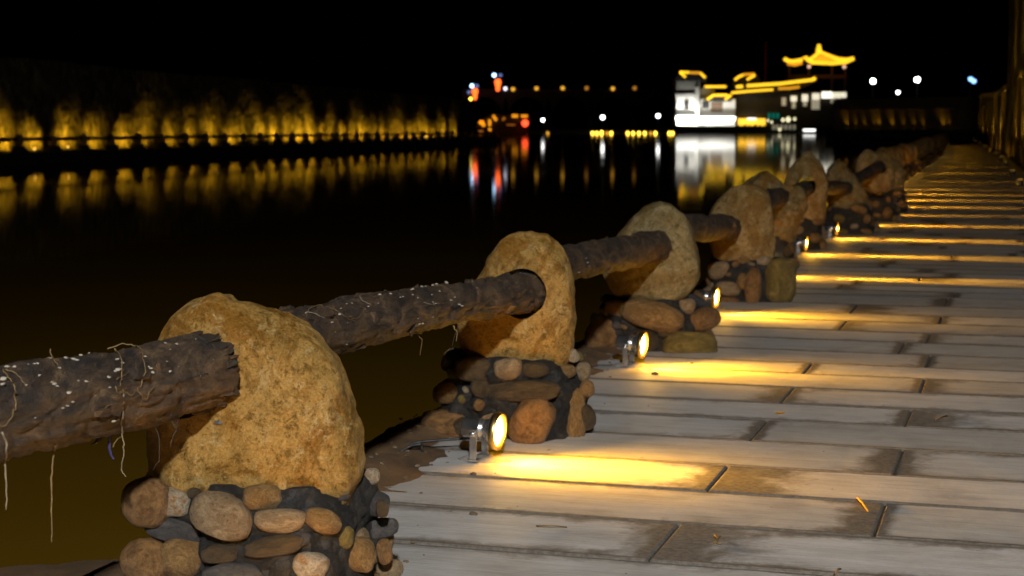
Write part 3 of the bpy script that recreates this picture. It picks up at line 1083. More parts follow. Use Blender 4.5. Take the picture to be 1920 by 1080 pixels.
post2, b2, m2 = make_post(1,
    [(981, 435), (1023, 439), (1050, 458), (1066, 490), (1072, 525), (1075, 585), (1074, 641), (1066, 682), (1020, 704), (940, 704), (890, 690), (866, 655),
     (858, 622), (862, 590), (884, 548), (907, 512), (925, 477), (950, 446)],
    P2, px2g(964, 5.56), M_SAND1, 0.22,
    [(888, 692, 66, 46, 5, 'dark'), (902, 726, 36, 40, -10, 'dark'), (833, 733, 42, 40, 0, 'ochre'), (953, 692, 52, 38, -10, 'tan'), (1004, 694, 46, 28, 0, 'dark'),
     (1060, 696, 38, 25, 0, 'ochre'), (1092, 697, 28, 36, 0, 'tan'), (980, 733, 138, 38, -4, 'dark'), (1000, 788, 76, 88, 28, 'orange'), (1078, 780, 38, 104, 4, 'ochre'),
     (840, 795, 92, 50, 5, 'orange'), (880, 800, 60, 34, 0, 'dark'), (1110, 780, 32, 46, 0, 'dark'), (797, 812, 26, 28, 0, 'olive'), (1083, 664, 20, 26, 0, 'pale'),
     (851, 698, 22, 22, 0, 'slate'), (1108, 730, 26, 30, 0, 'ochre')],
    (994, 547, 0.080, dB), 2.0, 'second stone post, tall narrow boulder with dark gap around the log, spotlight at its foot', rh=0.262)
post3, b3, m3 = make_post(2,
    [(1238, 377), (1262, 387), (1285, 407), (1298, 428), (1306, 455), (1312, 486), (1309, 524), (1290, 550), (1262, 572), (1216, 572), (1170, 565), (1150, 548),
     (1137, 524), (1134, 502), (1140, 478), (1152, 452), (1171, 428), (1194, 401), (1216, 383)],
    P3, px2g(1228, 7.72), M_SAND3, 0.21,
    [(1161, 577, 52, 28, 5, 'orange'), (1225, 592, 106, 50, 12, 'ochre'), (1137, 634, 70, 68, 0, 'orange'), (1288, 574, 30, 28, 0, 'tan'), (1326, 599, 62, 40, -10, 'orange'),
     (1292, 650, 98, 50, 5, 'olive'), (1310, 566, 60, 16, 25, 'slate'), (1339, 631, 22, 30, 0, 'orange'), (1210, 640, 50, 40, 0, 'dark'), (1250, 625, 30, 14, 0, 'dark'),
     (1112, 600, 22, 24, 0, 'slate')],
    None, 3.0, 'third stone post, egg shaped greyish boulder on a low base of big angular cobbles', rh=0.235)
post4, b4, m4 = make_post(3,
    [(1400, 347), (1425, 350), (1440, 362), (1447, 392), (1450, 430), (1451, 478), (1440, 492), (1412, 494), (1368, 490), (1340, 480), (1330, 455), (1326, 425), (1331, 398),
     (1345, 377), (1365, 357), (1382, 349)],
    P4, px2g(1408, 9.86), M_SAND2, 0.24,
    [(1350, 507, 44, 34, 0, 'tan'), (1365, 541, 40, 26, 5, 'tan'), (1372, 569, 42, 22, 10, 'orange'), (1395, 487, 26, 30, 0, 'ochre'), (1392, 527, 18, 30, 0, 'ochre'),
     (1412, 537, 30, 66, 5, 'orange'), (1432, 490, 24, 16, 0, 'pale'), (1460, 525, 52, 82, 0, 'olive')],
    None, 4.0, 'fourth stone post, squarish boulder with a flat right side and small cobbles below', rh=0.245, power=4.0)
P5 = px2g(1455, 11.9)
post5, b5, m5 = make_post(4,
    [(1432, 321), (1449, 328), (1470, 342), (1488, 346), (1502, 355), (1513, 372), (1510, 392), (1500, 415), (1492, 440), (1470, 462), (1436, 462), (1415, 450), (1402, 420),
     (1398, 380), (1400, 345), (1415, 328)],
    P5, px2g(1440, 11.95), M_SAND4, 0.30, [], None, 5.0, 'fifth stone post, lumpy weathered grey boulder leaning behind the squarish one', amp=2.6, hi=True, rw=0.19)
P6 = px2g(1514, 13.98)
post6, b6, m6 = make_post(5,
    [(1519, 284), (1534, 298), (1545, 317), (1552, 345), (1550, 381), (1545, 412), (1520, 425), (1492, 418), (1478, 385), (1471, 352), (1471, 334), (1485, 310), (1502, 296)],
    P6, px2g(1500, 14.05), M_SAND2, 0.22, [], (1513, 348, 0.082, Vector((0.25, 0.95, 0))), 6.0, 'sixth stone post, tall pointed boulder with a wide open hole like an arch', rw=0.19)
P7 = px2g(1590, 16.1)
post7, b7, m7 = make_post(6,
    [(1571, 301), (1587, 310), (1604, 330), (1618, 352), (1628, 376), (1616, 396), (1590, 402), (1562, 400), (1552, 375), (1549, 345), (1550, 315)],
    P7, px2g(1592, 16.15), M_SAND4, 0.26, [], None, 7.0, 'seventh stone post, rough slanting boulder sloping down to the right', amp=2.0)
P8 = px2g(1640, 18.2)
post8, b8, m8 = make_post(7,
    [(1624, 281), (1640, 284), (1660, 288), (1674, 308), (1678, 340), (1668, 358), (1640, 362), (1612, 352), (1603, 325), (1606, 300)],
    P8, px2g(1642, 18.25), M_SAND2, 0.24, [], (1650, 312, 0.08, Vector((0.27, 0.95, 0))), 8.0, 'eighth stone post, broad brown boulder showing a dark log hole', hi=False)

# logs --------------------------------------------------------------
LOGG = 'bark covered logs forming the rail'
def make_log(axis, rads, seed, label, seg=40, stepm=0.02, ragged=False, flakes=0, lump=1.0):
    a0 = Vector(axis[0])
    pts = []
    R = []
    L = sum((Vector(axis[i + 1]) - Vector(axis[i])).length for i in range(len(axis) - 1))
    n = max(12, int(L / stepm))
    cum = [0]
    for i in range(len(axis) - 1): cum.append(cum[-1] + (Vector(axis[i + 1]) - Vector(axis[i])).length)
    for i in range(n + 1):
        t = L * i / n
        j = max(k for k in range(len(cum)) if cum[k] <= t + 1e-9); j = min(j, len(axis) - 2)
        f = (t - cum[j]) / (cum[j + 1] - cum[j])
        p = Vector(axis[j]).lerp(Vector(axis[j + 1]), f)
        p += Vector((noise.noise(Vector((t * 2.2, seed, 0))), 0, noise.noise(Vector((t * 2.2, seed, 7))))) * 0.008 * lump
        pts.append(p - a0); R.append(rads[j] + (rads[j + 1] - rads[j]) * f)
    sd = Vector((seed * 3.1, 0, seed))
    def jit(p, q, r, i, k):
        w = p + q * r
        return r + lump * (0.008 * noise.noise(w * 7 + sd) + 0.0035 * noise.noise(w * 19 + sd) + 0.0045 * noise.noise(Vector((q.x * 5, w.y * 3.0, q.z * 5)) + sd) + 0.0030 * noise.noise(Vector((q.x * 12, w.y * 8, q.z * 12)) + sd) + 0.0024 * noise.noise(w * 105 + sd) - 0.007 * max(0, 0.12 - abs(noise.noise(Vector((w.x * 16, w.y * 5, w.z * 16)) + sd))) / 0.12) \
            + lump * 0.004 * max(0, noise.noise(Vector((q.x * 4, p.y * 1.2, q.z * 4)) * 2 + sd))
    m = MB()
    if ragged:
        # end: last rings step in and out so the bark breaks off unevenly
        nR = len(pts)
        d = (pts[-1] - pts[-2]).normalized()
        base = pts[-1]
        m.tube(pts, R, seg, True, jit)
        # push last ring verts along the axis unevenly
        for k in range(seg):
            v = m.v[(nR - 1) * seg + k]
            v += d * (0.018 * noise.noise(Vector((k * 0.7, seed, 2))) + 0.01 * noise.noise(Vector((k * 2.3, seed, 5))))
    else:
        m.tube(pts, R, seg, True, jit)
    o = m.build('rail_log', M_BARK, None, True, loc=a0)
    tag(o, label, 'log', LOGG)
    bpy.context.view_layer.update()
    rr = random.Random(int(seed * 10))
    for i in range(flakes):
        # loose plates of bark
        j = rr.randrange(2, len(pts) - 3); a = rr.uniform(0, 2 * PI)
        p = pts[j]; d = (pts[j + 1] - pts[j]).normalized()
        u = d.cross(Vector((0, 0, 1))).normalized(); w_ = d.cross(u)
        q = u * math.cos(a) + w_ * math.sin(a); tq = -u * math.sin(a) + w_ * math.cos(a)
        fm = MB()
        L2, W2 = rr.uniform(0.012, 0.05), rr.uniform(0.006, 0.018)
        c = p + q * (R[j] + 0.003)
        n0 = 0
        for (x, y, h) in ((-1, -1, 0), (-.2, -1.3, 3), (1, -.7, 1), (1.2, .6, 0), (.1, 1.2, 4), (-.9, .8, 1)):
            fm.v.append(c + d * L2 * x * rr.uniform(.7, 1.2) + tq * W2 * y * rr.uniform(.7, 1.2) + q * (0.0015 * h))
        for (x, y, h) in ((-1, -1, 0), (-.2, -1.3, 0), (1, -.7, 0), (1.2, .6, 0), (.1, 1.2, 0), (-.9, .8, 0)):
            fm.v.append(c + d * L2 * x + tq * W2 * y - q * 0.006)
        fm.f.append((0, 1, 2, 3, 4, 5))
        for k in range(6): fm.f.append((k, (k + 1) % 6, 6 + (k + 1) % 6, 6 + k))
        fm.build('bark_flake', M_BARK, o)
    return o

logA = make_log([LA0 - dA * 1.0, LA0, LA0.lerp(LA1, 0.5) + Vector((0, 0, -0.004)), LA1 + dA * 0.01], [0.072, 0.073, 0.074, 0.077], 1.0,
                'nearest thick dark log rail, ragged end against the first boulder, dotted with white fungi', seg=100, stepm=0.008, ragged=True, flakes=26, lump=0.9)
LB0 = LBm - dB * 0.50
logB = make_log([LB0, LBm, LBm.lerp(LB1, 0.5) + Vector((0.0, 0, 0.006)), LB1 + dB * 0.04], [0.057, 0.060, 0.058, 0.063], 2.0,
                'second log rail, running from behind the first boulder into the hole of the second', seg=80, stepm=0.010, ragged=True, flakes=24, lump=0.9)
LC0 = LCm - dC * 0.45
logC = make_log([LC0, LCm, LC1 + dC * 0.05], [0.060, 0.064, 0.072], 3.0, 'third log rail, its blunt end resting on the egg shaped boulder', seg=36, stepm=0.02, flakes=8)
logD = make_log([LDm - dD * 0.5, LDm, LD1 + dD * 0.03], [0.066, 0.068, 0.070], 4.0, 'fourth log rail, short dark length ending at the squarish boulder', seg=30, stepm=0.03, flakes=4)
def H(P, z): return Vector((P.x, P.y, z))
make_log([H(P4, 0.52), at(1462, 368, 11.85)], [0.065, 0.07], 5.0, 'fifth log rail, entering the lumpy grey boulder', seg=20, stepm=0.06)
make_log([at(1480, 366, 12.05), at(1512, 352, 14.1)], [0.06, 0.062], 6.0, 'sixth log rail, poking into the open hole of the pointed boulder', seg=20, stepm=0.06)
make_log([at(1518, 352, 14.1), at(1588, 352, 16.05)], [0.06, 0.062], 7.0, 'seventh log rail, dark length between pointed and slanting boulders', seg=20, stepm=0.06)
make_log([at(1590, 345, 16.1), at(1650, 312, 18.3)], [0.06, 0.062], 8.0, 'eighth log rail, rising to the broad brown boulder', seg=20, stepm=0.08)

# remaining posts: generic, with the path's spacing
def generic_outline(rr, w=0.40, h=0.68):
    kind = rr.choice(['round', 'point', 'square', 'slant'])
    o = []
    for k in range(14):
        a = -PI / 2 + 2 * PI * k / 14
        x = math.cos(a); z = math.sin(a)
        e = {'round': 2.2, 'point': 1.8, 'square': 3.2, 'slant': 2.3}[kind]
        q = (abs(x) ** e + abs(z) ** e) ** (-1 / e)
        x *= q; z *= q
        if kind == 'point' and z > 0: x *= (1 - 0.35 * z)
        if kind == 'slant' and z > 0: z *= (1 - 0.3 * x)
        x *= rr.uniform(0.92, 1.06); z *= rr.uniform(0.95, 1.04)
        o.append((x * w / 2, 0.18 + (h - 0.18) / 2 + z * (h - 0.18) / 2))
    return o
rg = random.Random(33)
protos = []
bmats = [M_SAND2, M_SAND3, M_SAND4, M_SAND1]
for i in range(4):
    me = boulder_mesh(generic_outline(rg, rg.uniform(0.36, 0.46), rg.uniform(0.63, 0.73)), rg.uniform(0.2, 0.26), bmats[i], 20 + i, n=48, rings=9, amp=1.5)
    rb = rubble_body(30 + i, (40, 16)).mesh('mortar_base', M_MORTAR, True)
    protos.append((me, rb))

log_proto = MB()
pp = [Vector((0, 2.11 * i / 16, 0)) for i in range(17)]
log_proto.tube(pp, 0.062, 14, True, lambda p, q, r, i, k: r + 0.012 * noise.noise((p + q * r) * 6))
log_me = log_proto.mesh('rail_log', M_BARK, True)

s8, o8 = locate(P8)
def stones_on(post, rbme, seed, n, low=True, one=False):
    vs = [v.co.copy() for v in rbme.vertices]
    tree = BVHTree.FromPolygons(vs, [tuple(p.vertices) for p in rbme.polygons])
    rr = random.Random(seed); occ = []
    bmj = bmesh.new() if one else None
    for t in range(n * 6):
        if len(occ) >= n: break
        a = rr.uniform(0, 2 * PI); z = rr.choice([0.04, 0.10, 0.16, 0.22]) + rr.uniform(-0.015, 0.015)
        d = Vector((math.cos(a), math.sin(a), 0))
        loc, nor, ii, dist = tree.ray_cast(d * 0.8 + Vector((0, 0, z)), -d)
        if loc is None: continue
        r = rr.uniform(0.035, 0.062)
        if any((loc - q).length < (r + s_) * 0.9 for q, s_ in occ): continue
        occ.append((loc, r))
        xx = Vector((0, 0, 1)).cross(nor).normalized(); zz = nor.cross(xx).normalized()
        Rm = Matrix((xx, -nor, zz)).transposed()
        if Rm.determinant() < 0: Rm = Matrix((-xx, -nor, zz)).transposed()
        e = rr.uniform(0.95, 1.4)
        M4 = Matrix.Translation(loc - nor * r * 0.25) @ (Rm @ Matrix.Rotation(rr.uniform(-.5, .5), 3, 'Y')).to_4x4() @ Matrix.Diagonal((r * e, r * 0.9, r / e, 1))
        if one:
            tmp = bmesh.new(); tmp.from_mesh(COBLOW['ochre'][0]); bmesh.ops.transform(tmp, matrix=M4, verts=tmp.verts)
            mm = bpy.data.meshes.new('t'); tmp.to_mesh(mm); tmp.free(); bmj.from_mesh(mm); bpy.data.meshes.remove(mm)
        else:
            o = link('cobble', rr.choice(COBLOW[rr.choice(KEYS)]), post); o.matrix_local = M4
    if one:
        me = bpy.data.meshes.new('cobbles'); bmj.to_mesh(me); bmj.free(); me.materials.append(CM['ochre'])
        me.polygons.foreach_set('use_smooth', [True] * len(me.polygons))
        return me
far_stones = [stones_on(None, protos[i][1], 50 + i, 16, one=True) for i in range(4)]

words9 = ['ninth', 'tenth', 'eleventh', 'twelfth', 'thirteenth', 'fourteenth']
post_s = [s8]
prev_top = H(P8, 0.5)
k = 0
s_ = s8 + 2.13
while s_ < 160:
    pr = protos[k % 4] if k > 2 else protos[(0, 1, 3)[k]]
    offp = o8 * max(0, 1 - k * 0.25) + 0.04 * (1 if k > 3 else 0) + rg.uniform(-0.03, 0.03)
    p, a = edge(s_, offp)
    po = empty('stone_post', (p.x, p.y, 0), -a)
    if k < len(words9):
        tag(po, '%s stone post from the near end, its boulder and cobbles blurred and dim' % words9[k], 'stone post', POSTG)
    else:
        tag(po, 'tiny dark stone post far down the walkway row, beyond the fourteenth', 'stone post', POSTG)
    bo = link('boulder', pr[0], po, rot=(0, 0, rg.uniform(-0.3, 0.3)))
    bo.scale = (rg.uniform(0.9, 1.1), 1, rg.uniform(0.93, 1.08))
    link('mortar_base', pr[1], po)
    if k < 6: stones_on(po, pr[1], 60 + k, 22)
    else:
        o = link('cobble_course', far_stones[k % 4], po); tag(o, kind='stuff')
    zt = 0.50 + rg.uniform(-0.03, 0.03)
    cur = Vector((p.x, p.y, zt))
    lg = link('rail_log', log_me, None, prev_top)
    dd = cur - prev_top
    lg.rotation_euler = (math.atan2(dd.z, math.hypot(dd.x, dd.y)), 0, -math.atan2(dd.x, dd.y))
    lg.scale = (1, dd.length / 2.11, 1)
    if k < len(words9): tag(lg, 'blurred log rail running up to the %s stone post' % words9[k], 'log', LOGG)
    else: tag(lg, 'tiny dark log rail far along the walkway beyond the fourteenth post', 'log', LOGG)
    prev_top = cur
    post_s.append(s_)
    s_ += 2.13; k += 1

# ------------------------------------------------------------------ fungi, vines and roots on the logs
bpy.context.view_layer.update()
treeA = bvh_of([logA]); treeB = bvh_of([logB]); treeC = bvh_of([logC])
mush = []
for i in range(4):
    bm = ico(2)
    sd = Vector((i * 7.7, 3, 1))
    for v in bm.verts:
        p = v.co
        p *= 1 + 0.3 * noise.noise(p * 1.6 + sd)
        p.z *= 0.6
        v.co = p
    me = bpy.data.meshes.new('fungus'); bm.to_mesh(me); bm.free(); me.materials.append(M_MUSH)
    me.polygons.foreach_set('use_smooth', [True] * len(me.polygons)); mush.append(me)
rm_ = random.Random(3)
def fungi(log, tree, lst):
    for (x, y, sz) in lst:
        h = hit(tree, x, y)
        if h is None:
            # on the skyline: take the nearest point of the log to the sight line
            d = ray(x, y).normalized()
            t = (Vector(log.location) + Vector((0, 0.9, 0)) - EYE).length
            best = None
            for k in range(60):
                tt = 2.2 + k * 0.07
                loc, nor, ii, dist = tree[0].find_nearest(EYE + d * tt)
                if best is None or dist < best[2]: best = (loc, nor, dist, tt)
            if best[2] > 0.05: continue
            loc, nor, dist = best[0], best[1], best[3]
        else: loc, nor, dist = h
        r = sz / 2 / F * dist * rm_.uniform(0.62, 0.88)
        o = link('fungus', rm_.choice(mush), log)
        o.location = loc + nor * r * 0.45 - Vector(log.location)
        o.rotation_euler = (rm_.uniform(-.5, .5), rm_.uniform(-.3, .3), rm_.uniform(0, 0.5))
        o.scale = (r * 1.15, r * 0.9, r * 0.8)
A = [(50, 322, 15), (98, 318, 10), (330, 247, 12), (443, 232, 9), (500, 272, 12), (522, 276, 10), (545, 232, 9), (790, 270, 9), (825, 290, 6), (790, 340, 14), (776, 348, 8), (730, 385, 10), (978, 247, 6),
     (1025, 353, 10), (1143, 347, 7), (1190, 165, 8), (1115, 157, 6), (1418, 112, 11), (1436, 106, 8), (578, 415, 10), (527, 410, 5), (400, 325, 8), (460, 495, 12), (487, 552, 9), (452, 582, 10), (422, 597, 7),
     (20, 405, 15), (10, 434, 12), (760, 680, 11), (790, 672, 11), (740, 457, 7), (237, 662, 5), (1000, 318, 7), (1125, 280, 4), (262, 374, 8), (1320, 130, 5), (1148, 200, 4), (1205, 315, 3),
     (1440, 270, 3), (1352, 378, 4), (640, 510, 4), (175, 440, 5), (360, 430, 11), (345, 420, 8), (385, 450, 8), (590, 205, 5), (190, 300, 5), (1015, 328, 8), (235, 300, 8), (252, 296, 8)]
fungi(logA, treeA, [(x / 3.6, 600 + y / 3.6, s) for x, y, s in A])
B = [(430, 490, 9), (365, 562, 8), (445, 445, 5), (495, 405, 5), (500, 562, 4), (675, 425, 5), (650, 450, 4), (620, 345, 8), (650, 335, 8), (775, 332, 8), (865, 322, 6), (945, 350, 6), (970, 345, 5),
     (1045, 285, 10), (1130, 262, 7), (1160, 258, 5), (1215, 235, 8), (1250, 218, 7), (1345, 175, 9), (1370, 182, 7), (1210, 327, 6), (1278, 298, 6), (1370, 375, 8), (1405, 347, 5), (1440, 410, 7), (1462, 420, 7),
     (1095, 527, 5), (1105, 570, 7), (1130, 568, 7), (1240, 400, 6), (1220, 390, 5), (1305, 395, 5), (1520, 195, 5), (1555, 215, 5), (1592, 270, 5), (1500, 205, 4), (493, 742, 5), (395, 640, 4), (1095, 355, 5), (1050, 330, 5),
     (540, 400, 4), (1220, 515, 5), (150, 485, 6), (760, 400, 4)]
fungi(logB, treeB, [(540 + x / 4.5, 480 + y / 4.5, s) for x, y, s in B])
fungi(logC, treeC, [(1101, 492, 6), (1104, 499, 4), (1085, 510, 5), (1098, 484, 4), (1140, 440, 4), (1165, 440, 4)])

def curve_on(log, tree, pts, r, mat, name, lift=0.002, segs=5):
    P = []
    last = 3.0
    dense = []
    for i in range(len(pts) - 1):
        for k in range(6):
            t = k / 6
            dense.append((pts[i][0] + (pts[i + 1][0] - pts[i][0]) * t, pts[i][1] + (pts[i + 1][1] - pts[i][1]) * t))
    dense.append(pts[-1])
    # gentle smoothing
    for _ in range(3):
        dense = [dense[0]] + [((dense[i - 1][0] + dense[i][0] * 2 + dense[i + 1][0]) / 4, (dense[i - 1][1] + dense[i][1] * 2 + dense[i + 1][1]) / 4) for i in range(1, len(dense) - 1)] + [dense[-1]]
    hits = [hit(tree, *q) for q in dense]
    ds = [h[2] for h in hits if h]
    last = ds[0] if ds else 3.0
    for i, (q, h) in enumerate(zip(dense, hits)):
        if h: last = h[2]; p = h[0] + h[1] * lift
        else: p = EYE + ray(*q).normalized() * (last - 0.004)
        p = p + Vector((noise.noise(Vector((i * .5, r * 900, 0))), 0, noise.noise(Vector((i * .5, r * 900, 4))))) * 0.002
        P.append(p - Vector(log.location))
    m = MB(); m.tube(P, [r * 0.72 * (1 - 0.5 * i / len(P)) * (1 + 0.35 * noise.noise(Vector((i * .9, r * 999, 1)))) for i in range(len(P))], segs)
    return m.build(name, mat, log, True)
def za(l): return [(x / 3.6, 600 + y / 3.6) for x, y in l]
def zb(l): return [(540 + x / 4.5, 480 + y / 4.5) for x, y in l]
curve_on(logA, treeA, za([(5, 345), (60, 420), (95, 500), (85, 600), (30, 705), (-20, 715)]), 0.0018, M_VINE, 'vine', 0.006)
curve_on(logA, treeA, za([(30, 350), (90, 365), (130, 400), (160, 450)]), 0.0014, M_VINE, 'vine', 0.004)
curve_on(logA, treeA, za([(720, 195), (760, 185), (830, 160), (900, 168), (955, 220), (965, 330), (945, 410), (912, 485), (935, 520), (975, 525), (985, 490), (1032, 448)]), 0.0017, M_VINE, 'vine', 0.006)
curve_on(logA, treeA, za([(770, 190), (815, 250), (815, 350), (800, 450)]), 0.0019, M_VINE, 'vine', 0.004)
curve_on(logA, treeA, za([(780, 395), (830, 370), (880, 352)]), 0.001, M_VINE, 'vine', 0.003)
curve_on(logA, treeA, za([(765, 548), (800, 495), (840, 495), (870, 520), (915, 485)]), 0.0014, M_VINE, 'vine', 0.005)
curve_on(logA, treeA, za([(665, 630), (690, 595), (720, 575), (760, 560)]), 0.0013, M_VINE, 'vine', 0.004)
curve_on(logA, treeA, za([(765, 460), (770, 500), (830, 500), (800, 465), (850, 470)]), 0.0014, M_VINE, 'vine', 0.006)
curve_on(logA, treeA, za([(335, 195), (350, 250), (345, 280), (375, 320)]), 0.0014, M_VINE, 'vine', 0.006)
curve_on(logA, treeA, za([(1180, 430), (1260, 400), (1330, 382), (1400, 360)]), 0.0013, M_DARKVINE, 'vine', 0.002)
curve_on(logA, treeA, za([(820, 500), (822, 600), (812, 700), (822, 780), (838, 820), (836, 900), (820, 960), (822, 1020), (848, 1060)]), 0.0019, M_ROOT, 'hanging_root', 0.004)
curve_on(logA, treeA, za([(760, 860), (780, 815), (815, 790)]), 0.0012, M_VINE, 'hanging_root', 0.004)
curve_on(logA, treeA, za([(5, 760), (40, 830), (32, 960), (44, 1080), (40, 1280)]), 0.0028, M_ROOT, 'hanging_root', 0.002)
curve_on(logA, treeA, za([(368, 840), (355, 960), (345, 1080), (350, 1330), (348, 1500)]), 0.0024, M_VINE, 'hanging_root', 0.002)
curve_on(logA, treeA, za([(1120, 640), (1070, 660), (1045, 700), (1075, 800), (1082, 940), (1035, 1010)]), 0.0016, M_DARKVINE, 'hanging_root', 0.001)
curve_on(logA, treeA, za([(1150, 630), (1165, 690), (1192, 740), (1205, 660), (1200, 620)]), 0.0020, M_DARKVINE, 'hanging_root', 0.001)
curve_on(logA, treeA, za([(1192, 740), (1165, 790), (1150, 860)]), 0.0014, M_DARKVINE, 'hanging_root', 0.001)
curve_on(logB, treeB, zb([(150, 480), (190, 445), (265, 428), (340, 440), (430, 480), (520, 545), (560, 560)]), 0.0016, M_VINE, 'vine', 0.004)
curve_on(logB, treeB, zb([(140, 482), (220, 495), (305, 540)]), 0.0018, M_ROOT, 'vine', 0.004)
curve_on(logB, treeB, zb([(500, 510), (560, 530), (610, 500), (640, 440), (600, 430)]), 0.0014, M_VINE, 'vine', 0.004)
curve_on(logB, treeB, zb([(600, 345), (620, 390), (650, 400), (690, 420)]), 0.0014, M_ROOT, 'vine', 0.004)
curve_on(logB, treeB, zb([(1140, 400), (1200, 410), (1260, 400), (1320, 390)]), 0.0012, M_ROOT, 'vine', 0.003)
curve_on(logB, treeB, zb([(1210, 390), (1240, 430), (1250, 460)]), 0.0012, M_ROOT, 'vine', 0.003)
curve_on(logB, treeB, zb([(1090, 640), (1110, 690), (1135, 700), (1125, 760), (1115, 840)]), 0.0014, M_VINE, 'hanging_root', 0.002)
curve_on(logB, treeB, zb([(1400, 560), (1425, 620), (1400, 700), (1385, 760)]), 0.0014, M_DARKVINE, 'hanging_root', 0.002)
curve_on(logB, treeB, zb([(1390, 590), (1430, 640), (1420, 720)]), 0.0012, M_VINE, 'hanging_root', 0.002)
curve_on(logB, treeB, zb([(400, 380), (430, 360), (445, 375)]), 0.0028, M_DARKVINE, 'bark_flake', 0.002)
curve_on(logB, treeB, zb([(800, 310), (820, 285), (835, 300)]), 0.0028, M_DARKVINE, 'bark_flake', 0.002)
curve_on(logB, treeB, zb([(140, 430), (160, 425), (155, 460)]), 0.0026, M_DARKVINE, 'bark_flake', 0.002)
# rag and torn bark hanging under log A, nail through the stone
def strip_at(log, pts, w, mat, name, dist):
    m = MB()
    for i, (x, y) in enumerate(pts):
        p = EYE + ray(x, y).normalized() * dist - Vector(log.location)
        ww = w * (1 - 0.35 * i / len(pts))
        for dx, dy in ((-ww, 0), (0, -0.003), (ww, 0), (0, 0.003)):
            m.v.append(p + Vector((dx, dy + 0.004 * math.sin(i * 1.7), 0)))
    for i in range(len(pts) - 1):
        for k in range(4):
            a = i * 4 + k; b = i * 4 + (k + 1) % 4
            m.f.append((a, b, b + 4, a + 4))
    m.f += [(0, 3, 2, 1), tuple(len(m.v) - 4 + k for k in range(4))]
    return m.build(name, mat, log)
dl = (LA0.lerp(LA1, 0.45) - EYE).length
strip_at(logA, za([(735, 700), (737, 750), (742, 800), (740, 860), (748, 915), (765, 940)]), 0.0028, M_BLUE, 'cloth_strip', dl)
strip_at(logA, za([(740, 690), (700, 740), (680, 790), (655, 825), (620, 838)]), 0.006, M_DARKVINE, 'torn_bark', dl)
strip_at(logA, za([(760, 690), (775, 740), (800, 770)]), 0.006, M_DARKVINE, 'torn_bark', dl)
strip_at(logA, za([(690, 780), (600, 790), (525, 785)]), 0.003, M_DARKVINE, 'torn_bark', dl)
strip_at(logA, za([(1492, 560), (1488, 620), (1478, 700)]), 0.011, plain('grey_slate_wedge', (0.05, 0.048, 0.046), 0.6), 'wedge', (LA1 - EYE).length - 0.0)
# frayed bark round log ends
def fray(log, end, d, r, n, seed):
    rr = random.Random(seed)
    u = d.cross(Vector((0, 0, 1))).normalized(); w_ = d.cross(u)
    for i in range(n):
        a = rr.uniform(0, 2 * PI)
        q = u * math.cos(a) + w_ * math.sin(a); t = -u * math.sin(a) + w_ * math.cos(a)
        c = end - d * rr.uniform(0.0, 0.03) + q * (r + rr.uniform(-0.004, 0.004)) - Vector(log.location)
        fm = MB(); L = rr.uniform(0.012, 0.03); W2 = rr.uniform(0.004, 0.012)
        pts = [c - d * L - t * W2, c - d * L + t * W2, c + d * L * 0.6 + t * W2 * .8 + q * 0.006, c + d * L + q * rr.uniform(0.002, 0.012), c + d * L * 0.5 - t * W2 + q * 0.004]
        fm.v = pts + [p - q * 0.005 for p in pts]
        fm.f = [(0, 1, 2, 3, 4), (9, 8, 7, 6, 5)] + [(k, (k + 1) % 5, 5 + (k + 1) % 5, 5 + k) for k in range(5)]
        fm.build('bark_flake', M_BARK if rr.random() < 0.6 else M_DARKVINE, log)
fray(logA, LA1, dA, 0.076, 46, 4)
fray(logB, LB1, dB, 0.062, 18, 5)

